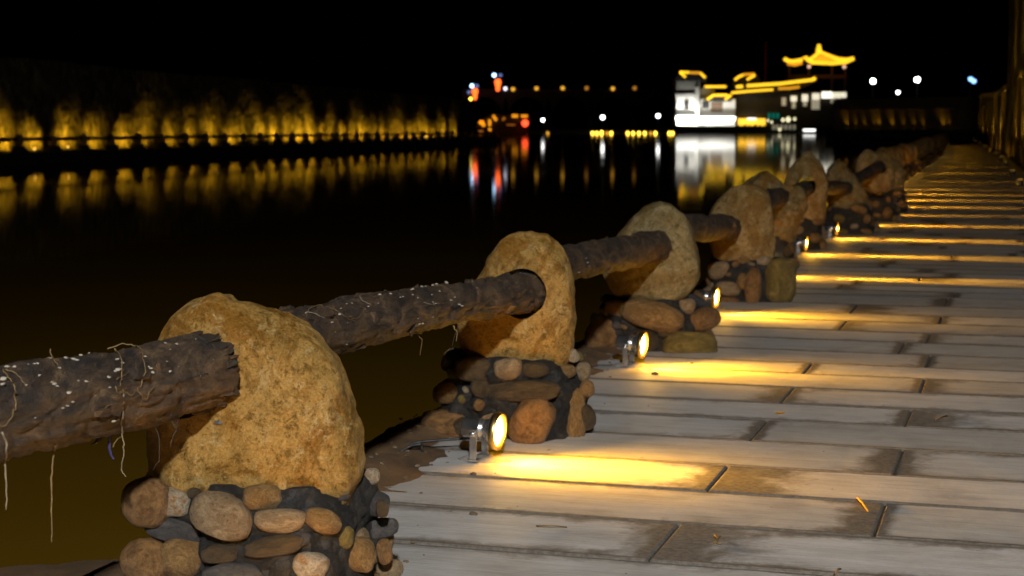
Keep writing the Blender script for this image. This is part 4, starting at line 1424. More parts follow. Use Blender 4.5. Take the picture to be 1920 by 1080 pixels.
# ------------------------------------------------------------------ garden spotlights
def spotlight_meshes():
    r = 0.056
    # barrel along +x, centre of lens at origin
    Mx = Matrix.Rotation(PI / 2, 4, 'Y')
    body = MB().lathe([(0.026, -0.112), (0.032, -0.106), (0.032, -0.060), (0.036, -0.057), (0.036, -0.050), (0.032, -0.047), (0.033, -0.030), (0.050, -0.018), (0.052, -0.010)], 28, Mx).mesh('housing', M_STEEL, True)
    ring = MB()
    n0 = 0
    prof = [(0.046, -0.008), (0.056, -0.012), (0.058, -0.004), (0.058, 0.006), (0.055, 0.009), (0.048, 0.007), (0.046, -0.002)]
    for rr_, z in prof:
        for k in range(32):
            a = 2 * PI * k / 32
            ring.v.append(Mx @ Vector((rr_ * math.cos(a), rr_ * math.sin(a), z)))
    for i in range(len(prof)):
        for k in range(32):
            j = (i + 1) % len(prof)
            a = i * 32 + k; b = i * 32 + (k + 1) % 32
            ring.f.append((a, b, j * 32 + (k + 1) % 32, j * 32 + k))
    ringm = ring.mesh('bezel', M_BRONZE, True)
    lens = MB().lathe([(0.047, -0.006), (0.047, -0.001)], 32, Mx).mesh('lens', M_LENS)
    core = MB().lathe([(0.034, -0.0005), (0.034, 0.001), (0.02, 0.003)], 28, Mx).mesh('led_disc', M_LENS_CORE)
    br = MB()
    for sy in (-1, 1):
        br.box(-0.072, -0.052, sy * 0.048 - 0.003, sy * 0.048 + 0.003, -0.082, 0.008)
    br.box(-0.080, -0.044, -0.055, 0.055, -0.088, -0.082)
    brm = br.mesh('bracket', M_STEEL)
    sc = MB()
    for sy in (-1, 1):
        sc.lathe([(0.009, 0.0), (0.009, 0.008), (0.005, 0.011)], 12, Matrix.Translation((-0.062, sy * 0.050, -0.005)) @ Matrix.Rotation(-sy * PI / 2, 4, 'X'))
    scm = sc.mesh('bolt', M_STEEL, True)
    pad = MB(); NA = 26
    for i in range(6):
        rr_ = i / 5
        for k in range(NA):
            a = 2 * PI * k / NA
            w_ = 1 + 0.35 * noise.noise(Vector((math.cos(a) * 1.4, math.sin(a) * 1.4, 2.2)))
            pad.v.append(Vector((-0.045 + math.cos(a) * 0.095 * rr_ * w_, math.sin(a) * 0.050 * rr_ * w_, -0.086 + 0.006 * (1 - rr_ ** 4) - 0.022 * rr_ ** 4 + 0.004 * noise.noise(Vector((k, i, 0)) * .6))))
    for i in range(5):
        for k in range(NA):
            a = i * NA + k; b = i * NA + (k + 1) % NA
            pad.f.append((a, b, b + NA, a + NA))
    padm = pad.mesh('cement_pad', M_PAD, True)
    return body, ringm, lens, core, brm, scm, padm
SPM = spotlight_meshes()
SPG = 'small steel spotlights at the feet of the stone posts'
YELLOW = (1.0, 0.455, 0.016)
def add_spot(p, yaw, label, energy, tilt=9.0, zc=0.094, full=True, spill=1.0):
    """p: ground point under the lens; the barrel points along +x turned by yaw"""
    e = empty('spotlight', (p.x, p.y, zc), yaw)
    tag(e, label, 'spotlight', SPG)
    body, ringm, lens, core, brm, scm, padm = SPM
    tl = math.radians(tilt)
    for nm, me in (('housing', body), ('bezel', ringm), ('lens', lens)):
        lo_ = link(nm, me, e, rot=(0, math.radians(4), 0))
    link('led_disc', core, lo_)
    if full:
        bk_ = link('bracket', brm, e); link('bolt', scm, bk_); link('cement_pad', padm, e)
    ld = bpy.data.lights.new('beam', 'SPOT')
    near = spill >= 1.0
    ld.energy = energy * (1.7 if near else 1.2) * spill; ld.color = YELLOW; ld.spot_size = math.radians(128); ld.spot_blend = 1.0
    ld.shadow_soft_size = 0.02
    lo = bpy.data.objects.new('beam', ld); C.objects.link(lo); lo.parent = e
    lo.location = (0.014, 0, 0)
    lo.rotation_euler = (0, -(PI / 2 - tl), 0)   # spot looks down -Z -> along +x, tilted down
    lc = bpy.data.lights.new('core_beam', 'SPOT')
    lc.energy = energy * (2.6 if near else 20.0); lc.color = YELLOW; lc.spot_size = math.radians(34 if near else 27); lc.spot_blend = 1.0
    lc.shadow_soft_size = 0.02
    l2 = bpy.data.objects.new('core_beam', lc); C.objects.link(l2); l2.parent = e
    l2.location = (0.014, 0, 0)
    l2.rotation_euler = (0, -(PI / 2 - math.radians(2.2)), 0)
    if full:
        lg_ = bpy.data.lights.new('lens_glow', 'POINT')
        lg_.energy = 4.0; lg_.color = YELLOW; lg_.shadow_soft_size = 0.03
        l4 = bpy.data.objects.new('lens_glow', lg_); C.objects.link(l4); l4.parent = e
        l4.location = (0.045, 0, 0.0)
    if near:
        lm = bpy.data.lights.new('mid_beam', 'SPOT')
        lm.energy = energy * 1.3; lm.color = YELLOW; lm.spot_size = math.radians(82); lm.spot_blend = 1.0; lm.shadow_soft_size = 0.03
        l3 = bpy.data.objects.new('mid_beam', lm); C.objects.link(l3); l3.parent = e
        l3.location = (0.014, 0, 0); l3.rotation_euler = (0, -(PI / 2 - math.radians(4)), 0)
    return e
spots = [((925, 868), 5.02), ((1195, 690), None), ((1335, 592), None)]
def lamp_at(px, py, lab, en=SPOT, extra_yaw=0.0, full=True, spill=1.0):
    p = ground(px, py)
    s_, o_ = locate(p)
    _, a = edge(s_, 0)
    return add_spot(p, -a + extra_yaw, lab, en, full=full, spill=1.0 if py > 580 else 0.45)
lamp_at(934, 866, 'steel spotlight lit yellow, at the foot of the second stone post', extra_yaw=-0.07)
lamp_at(1205, 688, 'steel spotlight lit yellow, before the third stone post with big angular cobbles', extra_yaw=-0.07)
lamp_at(1342, 590, 'small lit spotlight in front of the fourth, squarish stone post', extra_yaw=-0.05)
lamp_at(1452, 520, 'lit spotlight hidden behind the cobbles of the fourth stone post')
lamp_at(1511, 478, 'small bright spotlight before the sixth, pointed stone post', extra_yaw=-0.03)
lamp_at(1569, 448, 'small bright spotlight before the seventh, slanting stone post', extra_yaw=-0.03)
lamp_at(1612, 422, 'lit spotlight tucked behind cobbles before the eighth stone post')
# assumed lamp of the first post, unseen just below the picture
pf = px2g(430, 2.98)
add_spot(Vector((pf.x, pf.y, 0)), -0.29, 'assumed lit spotlight at the foot of the first stone post, out of view', SPOT)
pf = Vector((-1.15, 0.9, 0))
add_spot(pf, -0.29, 'assumed lit spotlight, unseen behind the viewer by the start of the rail', SPOT)  # assumed from the yellow water; this lamp is out of view
for i, s_ in enumerate(post_s[1:]):
    p, a = edge(s_ - 0.75, 0.14)
    if i < 6: lab = 'blurred lit spotlight at the foot of the %s stone post' % words9[i]
    else: lab = 'tiny lit spotlight far down the walkway, beyond the fourteenth post'
    if i < 40:
        add_spot(p, -a, lab, SPOT * ((1.1 if i % 4 else 0.5) if i < 5 else (0.75 if i % 3 == 0 else 0.10)), full=(i < 10), spill=(0.4 if i < 5 else 0.06))

# cable of the second lamp
m = MB()
cp = [(915, 822), (880, 822), (845, 824), (815, 826), (790, 828), (772, 832), (765, 842), (775, 850), (792, 846), (790, 832), (770, 836), (745, 850), (725, 865), (712, 885)]
P = []
for i in range(len(cp) - 1):
    for k_ in range(5):
        t = k_ / 5
        x = cp[i][0] + (cp[i + 1][0] - cp[i][0]) * t; y = cp[i][1] + (cp[i + 1][1] - cp[i][1]) * t
        P.append(at(x, y, 5.16 - 0.1 * i / 14))
m.tube(P, 0.0042, 8)
tag(m.build('power_cable', M_RUBBER, None, True), 'thin black cable looping from the second post spotlight towards the water', 'cable')

# yellow leaf and scraps on the boards
def leaf(px, py, L, Wd, ang, mat, name, label, cat):
    p = ground(px, py)
    m = MB(); n = 7
    for i in range(n):
        t = i / (n - 1); w_ = Wd * math.sin(PI * min(0.98, t * 0.9 + 0.06)) ** 0.7
        m.v += [Vector((-L / 2 + L * t, -w_ / 2, 0.007 + 0.006 * abs(t - .5))), Vector((-L / 2 + L * t, 0, 0.002 + 0.005 * abs(t - .5))), Vector((-L / 2 + L * t, w_ / 2, 0.006))]
    for i in range(n - 1):
        a = i * 3
        m.f += [(a, a + 3, a + 4, a + 1), (a + 1, a + 4, a + 5, a + 2)]
    o = m.build(name, mat, None, False, loc=(p.x, p.y, 0.002), rot=(0, 0, ang))
    md = o.modifiers.new('thick', 'SOLIDIFY'); md.thickness = 0.0012
    return tag(o, label, cat)
leaf(1463, 777, 0.036, 0.02, 0.25, M_LEAF, 'leaf', 'small yellow leaf lying on a pale board near the middle of the walkway', 'leaf')
def twig(pts, r, mat, label, z=0.006):
    g0 = ground(*pts[0])
    P = [ground(*q) - g0 + Vector((0, 0, z + 0.004 * math.sin(i * 2.1))) for i, q in enumerate(pts)]
    m = MB(); m.tube(P, r, 5)
    tag(m.build('twig', mat, None, True, loc=g0), label, 'twig')
twig([(1005, 990), (1035, 992), (1063, 990)], 0.0016, M_VINE, 'thin dry straw on the pale board right of the first post')
twig([(1608, 938), (1616, 948), (1627, 960)], 0.0028, M_LEAF, 'orange curved straw on the dirty board end at lower right')
twig([(1340, 1008), (1346, 1016), (1340, 1020), (1352, 1024)], 0.0024, M_VINE, 'crumpled dry grass on the dark dirty board end')
twig([(1350, 1010), (1345, 1018), (1338, 1024)], 0.0018, M_VINE, 'short dry stalk beside the crumpled grass on the board')
twig([(1754, 790), (1768, 785), (1776, 781)], 0.0022, M_VINE, 'dark twig on the brown soiled board at right')
twig([(1566, 1080), (1571, 1074), (1576, 1069)], 0.002, M_VINE, 'small dry stalk on the lowest board in view')

# ------------------------------------------------------------------ assumed street lamp, unseen behind the viewer
assumed_lamp_p = Vector((1.1, -6.2, 0))
sl = tag(empty('street_lamp', assumed_lamp_p), 'assumed tall lit street lamp, unseen behind the viewer on the walkway', 'street lamp')  # this lamp is assumed and unseen, added to light the foreground
MB().lathe([(0.16, 0), (0.16, 0.3), (0.07, 0.4), (0.05, 4.6)], 16).build('pole', M_BLACK, sl)
MB().bar((0, 0, 4.6), (-0.6, 0.9, 4.75), 0.06).build('arm', M_BLACK, sl)
MB().box(-0.18, 0.18, -0.3, 0.3, 0.0, 0.08, Matrix.Translation((-0.72, 1.1, 4.74))).build('assumed_lamp_head', M_BLACK, sl)
MB().box(-0.14, 0.14, -0.25, 0.25, -0.02, -0.002, Matrix.Translation((-0.72, 1.1, 4.74))).build('lens', emit('assumed_street_lamp_glass', (1, .95, .86), 6), sl)
ld = bpy.data.lights.new('assumed_lamp_light', 'POINT'); ld.energy = FILL; ld.color = (1.0, 0.985, 0.975); ld.shadow_soft_size = 0.16
lo = bpy.data.objects.new('assumed_lamp_light', ld); C.objects.link(lo); lo.parent = sl; lo.location = (-0.72, 1.1, 4.5)

# ------------------------------------------------------------------ walkway wall on the right
wall = tag(empty('walkway_wall', (0, 0, 0)), 'tall olive wall with pilasters and ledge along the right of the walkway', 'wall')
WO = WALKW + 0.22
def wall_profile(s0, s1, off, z0, z1, name, mat, ds=2.0, th=0.3, ztop=None):
    m = MB(); n = max(1, int((s1 - s0) / ds))
    for i in range(n + 1):
        s_ = s0 + (s1 - s0) * i / n
        zt = ztop(s_) if ztop else z1
        zb = z0(s_) if callable(z0) else z0
        p, a = edge(s_, off); q, _ = edge(s_, off + th)
        m.v += [Vector((p.x, p.y, zb)), Vector((p.x, p.y, zt)), Vector((q.x, q.y, zt)), Vector((q.x, q.y, zb))]
    for i in range(n):
        for k_ in range(4):
            a = i * 4 + k_; b = i * 4 + (k_ + 1) % 4
            m.f.append((a, b, b + 4, a + 4))
    m.f += [(0, 3, 2, 1), (n * 4, n * 4 + 1, n * 4 + 2, n * 4 + 3)]
    return m.build(name, mat, wall)
def ledge(s_): return 2.62 + 0.9 * max(0, min(1, (s_ - 100) / 50))
wall_profile(34.5, 158, WO, -0.06, 2.6, 'lower_wall', M_DARKWALL, ztop=ledge)
wall_profile(34.5, 158, WO - 0.05, lambda s_: ledge(s_) + 0.002, 3, 'ledge', M_WALLTOP, th=0.5, ztop=lambda s_: ledge(s_) + 0.26)
sUP = locate(Vector((0, 73, 0)))[0]
wall_profile(34.5, 84, WO + 0.02, 2.89, 14.0, 'upper_wall', M_WALLTOP, th=5.0)
# pilasters and uplights
RWG = 'uplights in the ground along the walkway wall'
up_h = MB().lathe([(0.06, 0), (0.065, 0.02), (0.065, 0.09), (0.055, 0.11)], 14).mesh('housing', M_BLACK)
up_l = MB().lathe([(0.045, 0.111), (0.045, 0.116)], 14).mesh('lens', M_LENS)
up_ld = MB().lathe([(0.045, 0.111), (0.045, 0.116)], 14).mesh('lens', emit('dim_uplight_lens', (1, .6, .1), 0.6))
def uplight(p, z, tiltv, energy, label, group, size=50, yaw=0.0, blend=1.0, name='uplight', stretch=1.0):
    e = empty(name, (p.x, p.y, z), yaw); tag(e, label, 'uplight', group)
    link('housing', up_h, e); link('lens', up_ld, e)
    ld = bpy.data.lights.new('beam', 'SPOT'); ld.energy = energy; ld.color = (1.0, 0.60, 0.03); ld.spot_size = math.radians(size); ld.spot_blend = blend
    ld.shadow_soft_size = 0.04
    lo = bpy.data.objects.new('beam', ld); C.objects.link(lo); lo.parent = e; lo.location = (0, 0, 0.14)
    # tiltv: direction in world axes
    d = Vector(tiltv).normalized()
    lo.scale = (stretch, 1, 1)
    lo.rotation_mode = 'QUATERNION'
    lo.rotation_quaternion = Matrix.Rotation(-yaw, 4, 'Z').to_quaternion() @ d.to_track_quat('-Z', 'Y')
    return e
def wall_s_for_px(px):
    best = None; s_ = 8.0
    while s_ < 158:
        p, a = edge(s_, WO)
        x = 960 + F * p.x / p.y if p.y > 1 else 9999
        if best is None or abs(x - px) < best[0]: best = (abs(x - px), s_)
        s_ += 0.1
    return best[1]
pil_px = [1830, 1838, 1846, 1856, 1866, 1876, 1888, 1903, 1921]
ss = [locate(Vector((0, y, 0)))[0] for y in (16, 22)]
wall_ss = [locate(px2g(1900, Y))[0] for Y in (29.5, 36.0, 45.0, 53.0, 63.0, 74.0, 88.0, 104.0, 122.0, 140.0)]
for i, s_ in enumerate(wall_ss):
    p, a = edge(s_, WO - 0.07)
    M = Matrix.Translation((p.x, p.y, 0)) @ Matrix.Rotation(-a, 4, 'Z')
    MB().box(-0.07, 0.068, -0.16, 0.16, -0.06, 2.60, M).build('pilaster', M_PILLAR, wall)
    q, _ = edge(s_, WO - 0.55)
    _, aa = edge(s_, 0)
    tv = Vector((math.cos(aa) * 0.10, -math.sin(aa) * 0.10, 1))
    if True:
        uplight(q, 0.0, Vector((math.cos(aa) * 0.17, -math.sin(aa) * 0.17, 1)), NEARWALL * (1.2 + 0.02 * s_) * (7.0 if i == 0 else 1.2), 'small uplight at the foot of a wall pilaster, washing it yellow', RWG, 58)
# downpipe
p, a = edge(locate(px2g(1889, 60))[0], WO - 0.16)
MB().lathe([(0.07, -0.05), (0.07, 14)], 12, Matrix.Translation((p.x, p.y, 0))).build('downpipe', plain('pale_pipe', (0.45, 0.38, 0.24), 0.5), wall, True)

# far wall closing the view at the end of the walkway
fw = tag(empty('far_wall', at(1800, 236, 168)), 'low brown wall with orange lit foot crossing beyond the walkway end', 'wall')
fw.location = (0, 0, 0)
a0 = at(1835, 240, 160); a1 = at(1566, 240, 178)
def wbox(A_, B_, z0, z1, th, mat, name, par):
    d = (B_ - A_); d.z = 0; L = d.length; an = math.atan2(d.y, d.x)
    M = Matrix.Translation((A_.x, A_.y, 0)) @ Matrix.Rotation(an, 4, 'Z')
    return MB().box(0, L, -th / 2, th / 2, z0, z1, M).build(name, mat, par)
wbox(a0, a1, 0.9, 2.95, 0.3, M_PILLAR, 'panel', fw)
wbox(a0 + Vector((0, -0.3, 0)), a1 + Vector((0, -0.3, 0)), 2.95, 4.0, 0.9, M_WALLTOP, 'coping', fw)
wbox(a0 + Vector((0, -1.2, 0)), a1 + Vector((0, -1.2, 0)), -1.6, 0.86, 3.2, M_BANK, 'plinth', fw)
for x in (1586, 1604, 1622, 1641, 1650, 1676, 1697, 1716, 1733, 1769, 1779):
    t = (x - 1835) / (1566 - 1835)
    p = a0.lerp(a1, t)
    uplight(p + Vector((0, -0.9, 0)), 0.86, (0, 0.5, 1), 22 if x in (1586, 1645, 1650, 1769, 1676) else 8, 'tiny orange uplight along the foot of the far crossing wall', 'uplights on the far crossing wall', 50)

# ------------------------------------------------------------------ opposite bank
BANK_P = Vector((-19.9, 71.6, 0)); BANK_D = Vector((0.167, 1, 0)).normalized(); BANK_N = Vector((-BANK_D.y, BANK_D.x, 0))  # away from water
def bk(t, o=0.0, z=0.0): return BANK_P + BANK_D * t + BANK_N * o + Vector((0, 0, z))
m = MB()
T0, T1 = -30, 112
prof = [(-0.35, -1.6), (-0.3, -0.02), (-0.25, 0.0), (3.4, 0.0), (3.5, -0.02), (40, -0.02)]
for t in (T0, T1):
    for o_, z in prof: m.v.append(bk(t, o_, z))
n = len(prof)
for k_ in range(n - 1): m.f.append((k_, k_ + 1, k_ + 1 + n, k_ + n))
m.f.append(tuple(range(n, 2 * n)))
tag(m.build('far_bank', M_BANK), 'dark river bank with a footpath on the opposite side', kind='structure')
# tall rough wall behind it
m = MB(); dt = 0.3; NT = int((T1 - T0) / dt); zs = [4.15 * i / 18 for i in range(19)]
for i in range(NT + 1):
    t = T0 + i * dt
    top = 1 + 0.012 * math.sin(t * 0.21) + 0.012 * noise.noise(Vector((t * 0.4, 0, 0)))
    for z in zs:
        q = Vector((t * 0.9, 0, z * 1.3))
        o_ = 3.0 + z * 0.07 - 0.16 * noise.noise(q) - 0.09 * noise.noise(q * 2.7) - 0.05 * noise.noise(q * 6)
        m.v.append(bk(t, o_, z * top))
n = len(zs)
for i in range(NT):
    for k_ in range(n - 1):
        a = i * n + k_
        m.f.append((a, a + 1, a + 1 + n, a + n))
# top and back
b0 = len(m.v)
for i in range(NT + 1): m.v += [bk(T0 + i * dt, 4.2, 4.15), bk(T0 + i * dt, 4.2, -0.05)]
for i in range(NT):
    a = i * n + n - 1
    m.f += [(a, b0 + 2 * i, b0 + 2 * i + 2, a + n), (b0 + 2 * i, b0 + 2 * i + 1, b0 + 2 * i + 3, b0 + 2 * i + 2)]
tag(m.build('bank_wall', M_FARWALL), 'long rough wall on the opposite bank with yellow light flaring up it', 'wall')
# posts and rail there, black against the light
FPG = 'dark stone posts of the rail on the opposite bank'
t = -8.5
k_ = 0
rf = random.Random(9)
prevp = None
lamp_ts = []
while t < 110:
    p = bk(t, 0.1)
    po = empty('stone_post', p, rf.uniform(0, 0.4) + math.radians(-60)); tag(po, 'dark stone post silhouetted in the rail row on the opposite bank', 'stone post', FPG)
    pr = protos[k_ % 4]
    bo = link('boulder', pr[0], po); bo.scale = (1.3, 1.15, 1.12)
    rb_ = link('mortar_base', pr[1], po); rb_.scale = (1.25, 1.25, 1.0)
    cur = p + Vector((0, 0, 0.56))
    if prevp is not None:
        lg = link('rail_log', log_me, None, prevp)
        dd = cur - prevp
        lg.rotation_euler = (0, 0, -math.atan2(dd.x, dd.y)); lg.scale = (1.35, dd.length / 2.11, 1.35)
        tag(lg, 'thin dark log rail between two posts on the opposite bank', 'log', 'log rails on the opposite bank')
    prevp = cur
    t += 3.2; k_ += 1
def t_for_px(px, o_=2.4):
    best = None; t = T0
    while t < T1:
        p = bk(t, o_); x = 960 + F * p.x / p.y
        if best is None or abs(x - px) < best[0]: best = (abs(x - px), t)
        t += 0.05
    return best[1]
lpx = [-20, 35, 92, 146, 195, 251, 290, 335, 373, 412, 448, 474, 509, 532, 558, 579, 600, 620, 636, 658, 676, 692, 704, 718, 731, 744, 756, 768, 780, 791, 802, 813, 824, 834, 845, 856, 866]
for i, x in enumerate(lpx):
    t = t_for_px(x)
    p = bk(t, 1.95)
    lean = rf.uniform(-0.12, 0.2)
    d = BANK_N + Vector((0, 0, rf.uniform(0.34, 0.58))) + BANK_D * rf.uniform(-0.15, 0.3) + BANK_D * lean
    en = FARSPOT * rf.uniform(0.5, 1.35) * (1.0 if x < 640 else 0.8)
    uplight(p, 0.0, d, en, 'small yellow uplight at the foot of the wall on the opposite bank', 'uplights along the wall on the opposite bank', rf.uniform(70, 88), stretch=1.9)
# a few bare bulbs seen between posts
for (x, y) in ((410, 258), (455, 268), (797, 257), (68, 280), (130, 276)):
    p = at(x, y, 75 if x < 600 else 145)
    t = (p - BANK_P).dot(BANK_D)
    q = bk(t_for_px(x, 0.5), 0.5)
    zc = 1 - (y - 242) / F * q.y
    e = tag(empty('bollard_light', (q.x, q.y, 0)), 'small round yellow bulb on a short post beside the opposite bank rail', 'bollard light', 'bulbs by the far rail')
    MB().lathe([(0.03, 0), (0.03, max(0.06, zc - 0.05))], 8).build('post', M_BLACK, e)
    MB().lathe([(0.01, -0.06), (0.05, -0.03), (0.06, 0), (0.05, 0.03), (0.01, 0.06)], 12, Matrix.Translation((0, 0, max(0.1, zc)))).build('bulb', emit('yellow_bulb', (1, .55, .08), 5 if x == 797 else 1.6), e)

# ------------------------------------------------------------------ far shore
m = MB()
for (x0, x1, y0, y1, z) in ((-400, 900, 640, 760, 0.6),):
    m.box(x0, x1, y0, y1, -1.6, z)
tag(m.build('far_shore', M_BANK), 'dark shore across the end of the river', kind='structure')

def lamp_col(px, py, Y, r, mat, label, cat, group, zb=-0.5, name='street_lamp', arm=0.0):
    p = at(px, py, Y)
    e = tag(empty(name, (p.x, p.y, zb)), label, cat, group)
    h = p.z - zb
    MB().lathe([(r * 0.5, 0), (r * 0.25, h * 0.1), (r * 0.2, h - r)], 8).build('pole', M_BLACK, e)
    MB().lathe([(r * 0.15, h - r), (r * 0.7, h - r * 0.75), (r, h), (r * 0.7, h + r * 0.75), (r * 0.15, h + r)], 14).build('globe', mat, e, True)
    MB().lathe([(r * 0.75, h + r * 0.76), (r * 0.2, h + r * 1.15)], 10).build('cap', M_BLACK, e)
    return e
E_WHITE = emit('white_globe', (1.0, 0.98, 0.95), 9)
E_WHITEHI = emit('bright_globe', (1.0, 0.98, 0.95), 22)
E_BLUE = emit('blue_globe', (0.25, 0.5, 1.0), 3.0)
E_ICE = emit('ice_globe', (0.38, 0.68, 1.0), 6)
E_BLUEDIM = emit('dim_blue_globe', (0.10, 0.15, 0.35), 1.2)
E_RED = emit('red_lantern_glow', (1.0, 0.07, 0.02), 3.0)
E_ORANGE = emit('orange_glow', (1.0, 0.11, 0.015), 3.2)
E_YDIM = emit('dim_amber_globe', (0.8, 0.38, 0.03), 1.3)
E_YEL = emit('amber_globe', (1.0, 0.60, 0.05), 6)
E_LED = emit('yellow_led_strip', (1.0, 0.58, 0.02), 1.5)
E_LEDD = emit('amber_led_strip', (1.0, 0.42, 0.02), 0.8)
G1 = 'white globe lamps along the far quay'
for x, y, wd in ((1018, 225, 'leftmost'), (1130, 220, 'middle'), (1234, 217, 'rightmost')):
    lamp_col(x, y, 520, 0.62 if x > 1100 else 0.5, E_WHITE, '%s of the three white globe lamps mirrored in the river' % wd, 'street lamp', G1)
G2 = 'bright white lamps above the far wall at right'
for x, y, r, wd in ((1637, 152, 0.42, 'left bright white lamp high above the far wall, right of the pavilion'), (1684, 173, 0.30, 'lower dimmer white lamp between two bright ones above the far wall'), (1720, 149, 0.46, 'brightest white lamp above the far wall, near the walkway end')):
    lamp_col(x, y, 300, r, E_WHITEHI if r > 0.35 else E_WHITE, wd, 'street lamp', G2)
lamp_col(1820, 148, 300, 0.42, E_BLUE, 'left of the two small blue lamps above the walkway end', 'lamp', 'pair of blue lamps')
lamp_col(1826, 152, 300, 0.42, E_BLUE, 'right and lower of the two small blue lamps above the walkway end', 'lamp', 'pair of blue lamps')
# masts with lanterns at far left of the bridge
def mast(px, bits, Y, label):
    p = at(px, 150, Y)
    e = tag(empty('lantern_mast', (p.x, p.y, 0.6)), label, 'lamp mast')
    top = 0
    for (x, y, r, mat, nm) in bits:
        q = at(x, y, Y) - Vector((p.x, p.y, 0.6)); top = max(top, q.z)
        if nm == 'lantern':
            MB().lathe([(r * .5, r * 1.3), (r * 1.05, r * .8), (r * 1.1, 0), (r * .7, -r * 1.2), (r * .6, -r * 2.6), (r * .3, -r * 2.8)], 12, Matrix.Translation(q)).build('lantern', mat, e, True)
        else:
            MB().lathe([(r * .2, -r), (r * .8, -r * .6), (r, 0), (r * .8, r * .6), (r * .2, r)], 12, Matrix.Translation(q)).build('globe', mat, e, True)
        if abs(q.x) > 0.4: MB().bar((0, 0, q.z), (q.x, 0, q.z), 0.15).build('arm', M_BLACK, e)
    MB().lathe([(0.3, 0), (0.2, 2), (0.12, top)], 8).build('pole', M_BLACK, e)
mast(931, [(926.5, 141, .75, E_ICE, 'g'), (938.5, 141, .7, E_BLUEDIM, 'g'), (933.5, 155.5, 1.15, E_ORANGE, 'lantern')], 680, 'right lamp mast with ice white globe over a red lantern')
mast(888, [(885, 161, .75, E_ICE, 'g'), (894.5, 161, .7, E_BLUEDIM, 'g'), (879, 173, .7, E_BLUEDIM, 'g'), (890.5, 172.5, 1.1, E_ORANGE, 'lantern'), (882.5, 185.5, .6, E_YEL, 'g')], 680, 'left lamp mast with white, blue, red and yellow lights')

# bridge
br = tag(empty('bridge', (0, 0, 0)), 'dark arched bridge across the far river with dim amber lamps on top', 'bridge')
def bridge():
    Y = 700
    x0 = at(868, 180, Y).x; x1 = at(1268, 180, Y).x
    zdeck = at(1000, 172, Y).z
    m = MB(); m.box(x0, x1, Y - 6, Y + 6, zdeck - 1.6, zdeck); m.build('deck', M_BANK, br)
    m = MB(); m.box(x0, x1, Y - 6.3, Y - 6.01, zdeck - 0.2, zdeck + 1.0); m.build('parapet', M_DARKWALL, br)
    n = 5; W_ = (x1 - x0) / n
    for i in range(n):
        xa = x0 + i * W_; xb = xa + W_; rad = W_ * 0.42; cx = (xa + xb) / 2; zc = zdeck - 2.2 - rad
        m = MB(); N = 20
        for yy in (Y - 5.8, Y + 5.8):
            for k_ in range(N + 1):
                a = PI - PI * k_ / N
                m.v.append(Vector((cx + rad * math.cos(a), yy, zc + rad * math.sin(a)))); 
                xx = xa + 0.01 + (W_ - 0.02) * k_ / N
                m.v.append(Vector((xx, yy, zdeck - 1.61)))
        off = 2 * (N + 1)
        for k_ in range(N):
            a = 2 * k_
            m.f += [(a, a + 2, a + 3, a + 1), (off + a, off + a + 1, off + a + 3, off + a + 2), (a, off + a, off + a + 2, a + 2)]
        m.build('arch', M_BANK, br)
    for i in range(n + 1):
        xp = x0 + i * W_
        MB().box(xp - W_ * 0.079, xp + W_ * 0.079, Y - 6.2, Y + 6.2, -1.6, zdeck - 2.2 - W_ * 0.42).build('pier', M_BANK, br)
bridge()
G3 = 'dim amber lamps along the bridge'
for i, (x, y) in enumerate(((962, 167), (1006, 165.5), (1055, 165), (1100, 165), (1149, 166), (1190, 165))):
    lamp_col(x, y, 693, 0.85, E_YDIM if i not in (3, 5) else emit('faint_amber_globe', (0.6, 0.25, 0.03), 0.7), '%s dim amber lamp from the left on the bridge' % ['first', 'second', 'third', 'fourth', 'fifth', 'sixth'][i], 'street lamp', G3, zb=at(x, 171.5, 693).z)
lamp_col(947.5, 166, 693, 0.75, emit('lilac_globe', (0.75, 0.72, 0.9), 2.5), 'pale lilac lamp at the left end of the bridge', 'street lamp', G3, zb=at(947, 171.5, 693).z)
G4 = 'amber lamps in a row at the water line of the far quay'
for x in (1111, 1119, 1128, 1138, 1146, 1177, 1187, 1198, 1209, 1220, 1229, 1255, 1261, 1027):
    dim = x in (1138, 1220, 1027)
    p = at(x, 251.5 if x not in (1128,) else 250, 480)
    e = tag(empty('quay_light', (p.x, p.y, -0.5)), 'amber dot of light just above the far water line below the bridge', 'quay light', G4)
    MB().box(-0.2, 0.2, -0.2, 0.2, -0.6, p.z + 0.5 - 0.7).build('base', M_BLACK, e)
    MB().lathe([(0.2, -0.66), (0.35, -0.4), (0.42, 0), (0.35, 0.4), (0.2, 0.66)], 12, Matrix.Translation((0, 0, p.z + 0.5 + 0.1))).build('globe', E_YDIM if dim else E_YEL, e, True)
# quay they stand on
q0 = at(1000, 256, 486); q1 = at(1290, 256, 486)
m = MB(); m.box(q0.x, q1.x, 482, 500, -1.6, -0.55)
# kept just under the lamps
m2 = MB(); m2.box(q0.x, q1.x, 482.0, 530, -1.6, -0.30)
tag(m2.build('far_quay', M_BANK), 'low dark quay under the bridge', kind='structure')

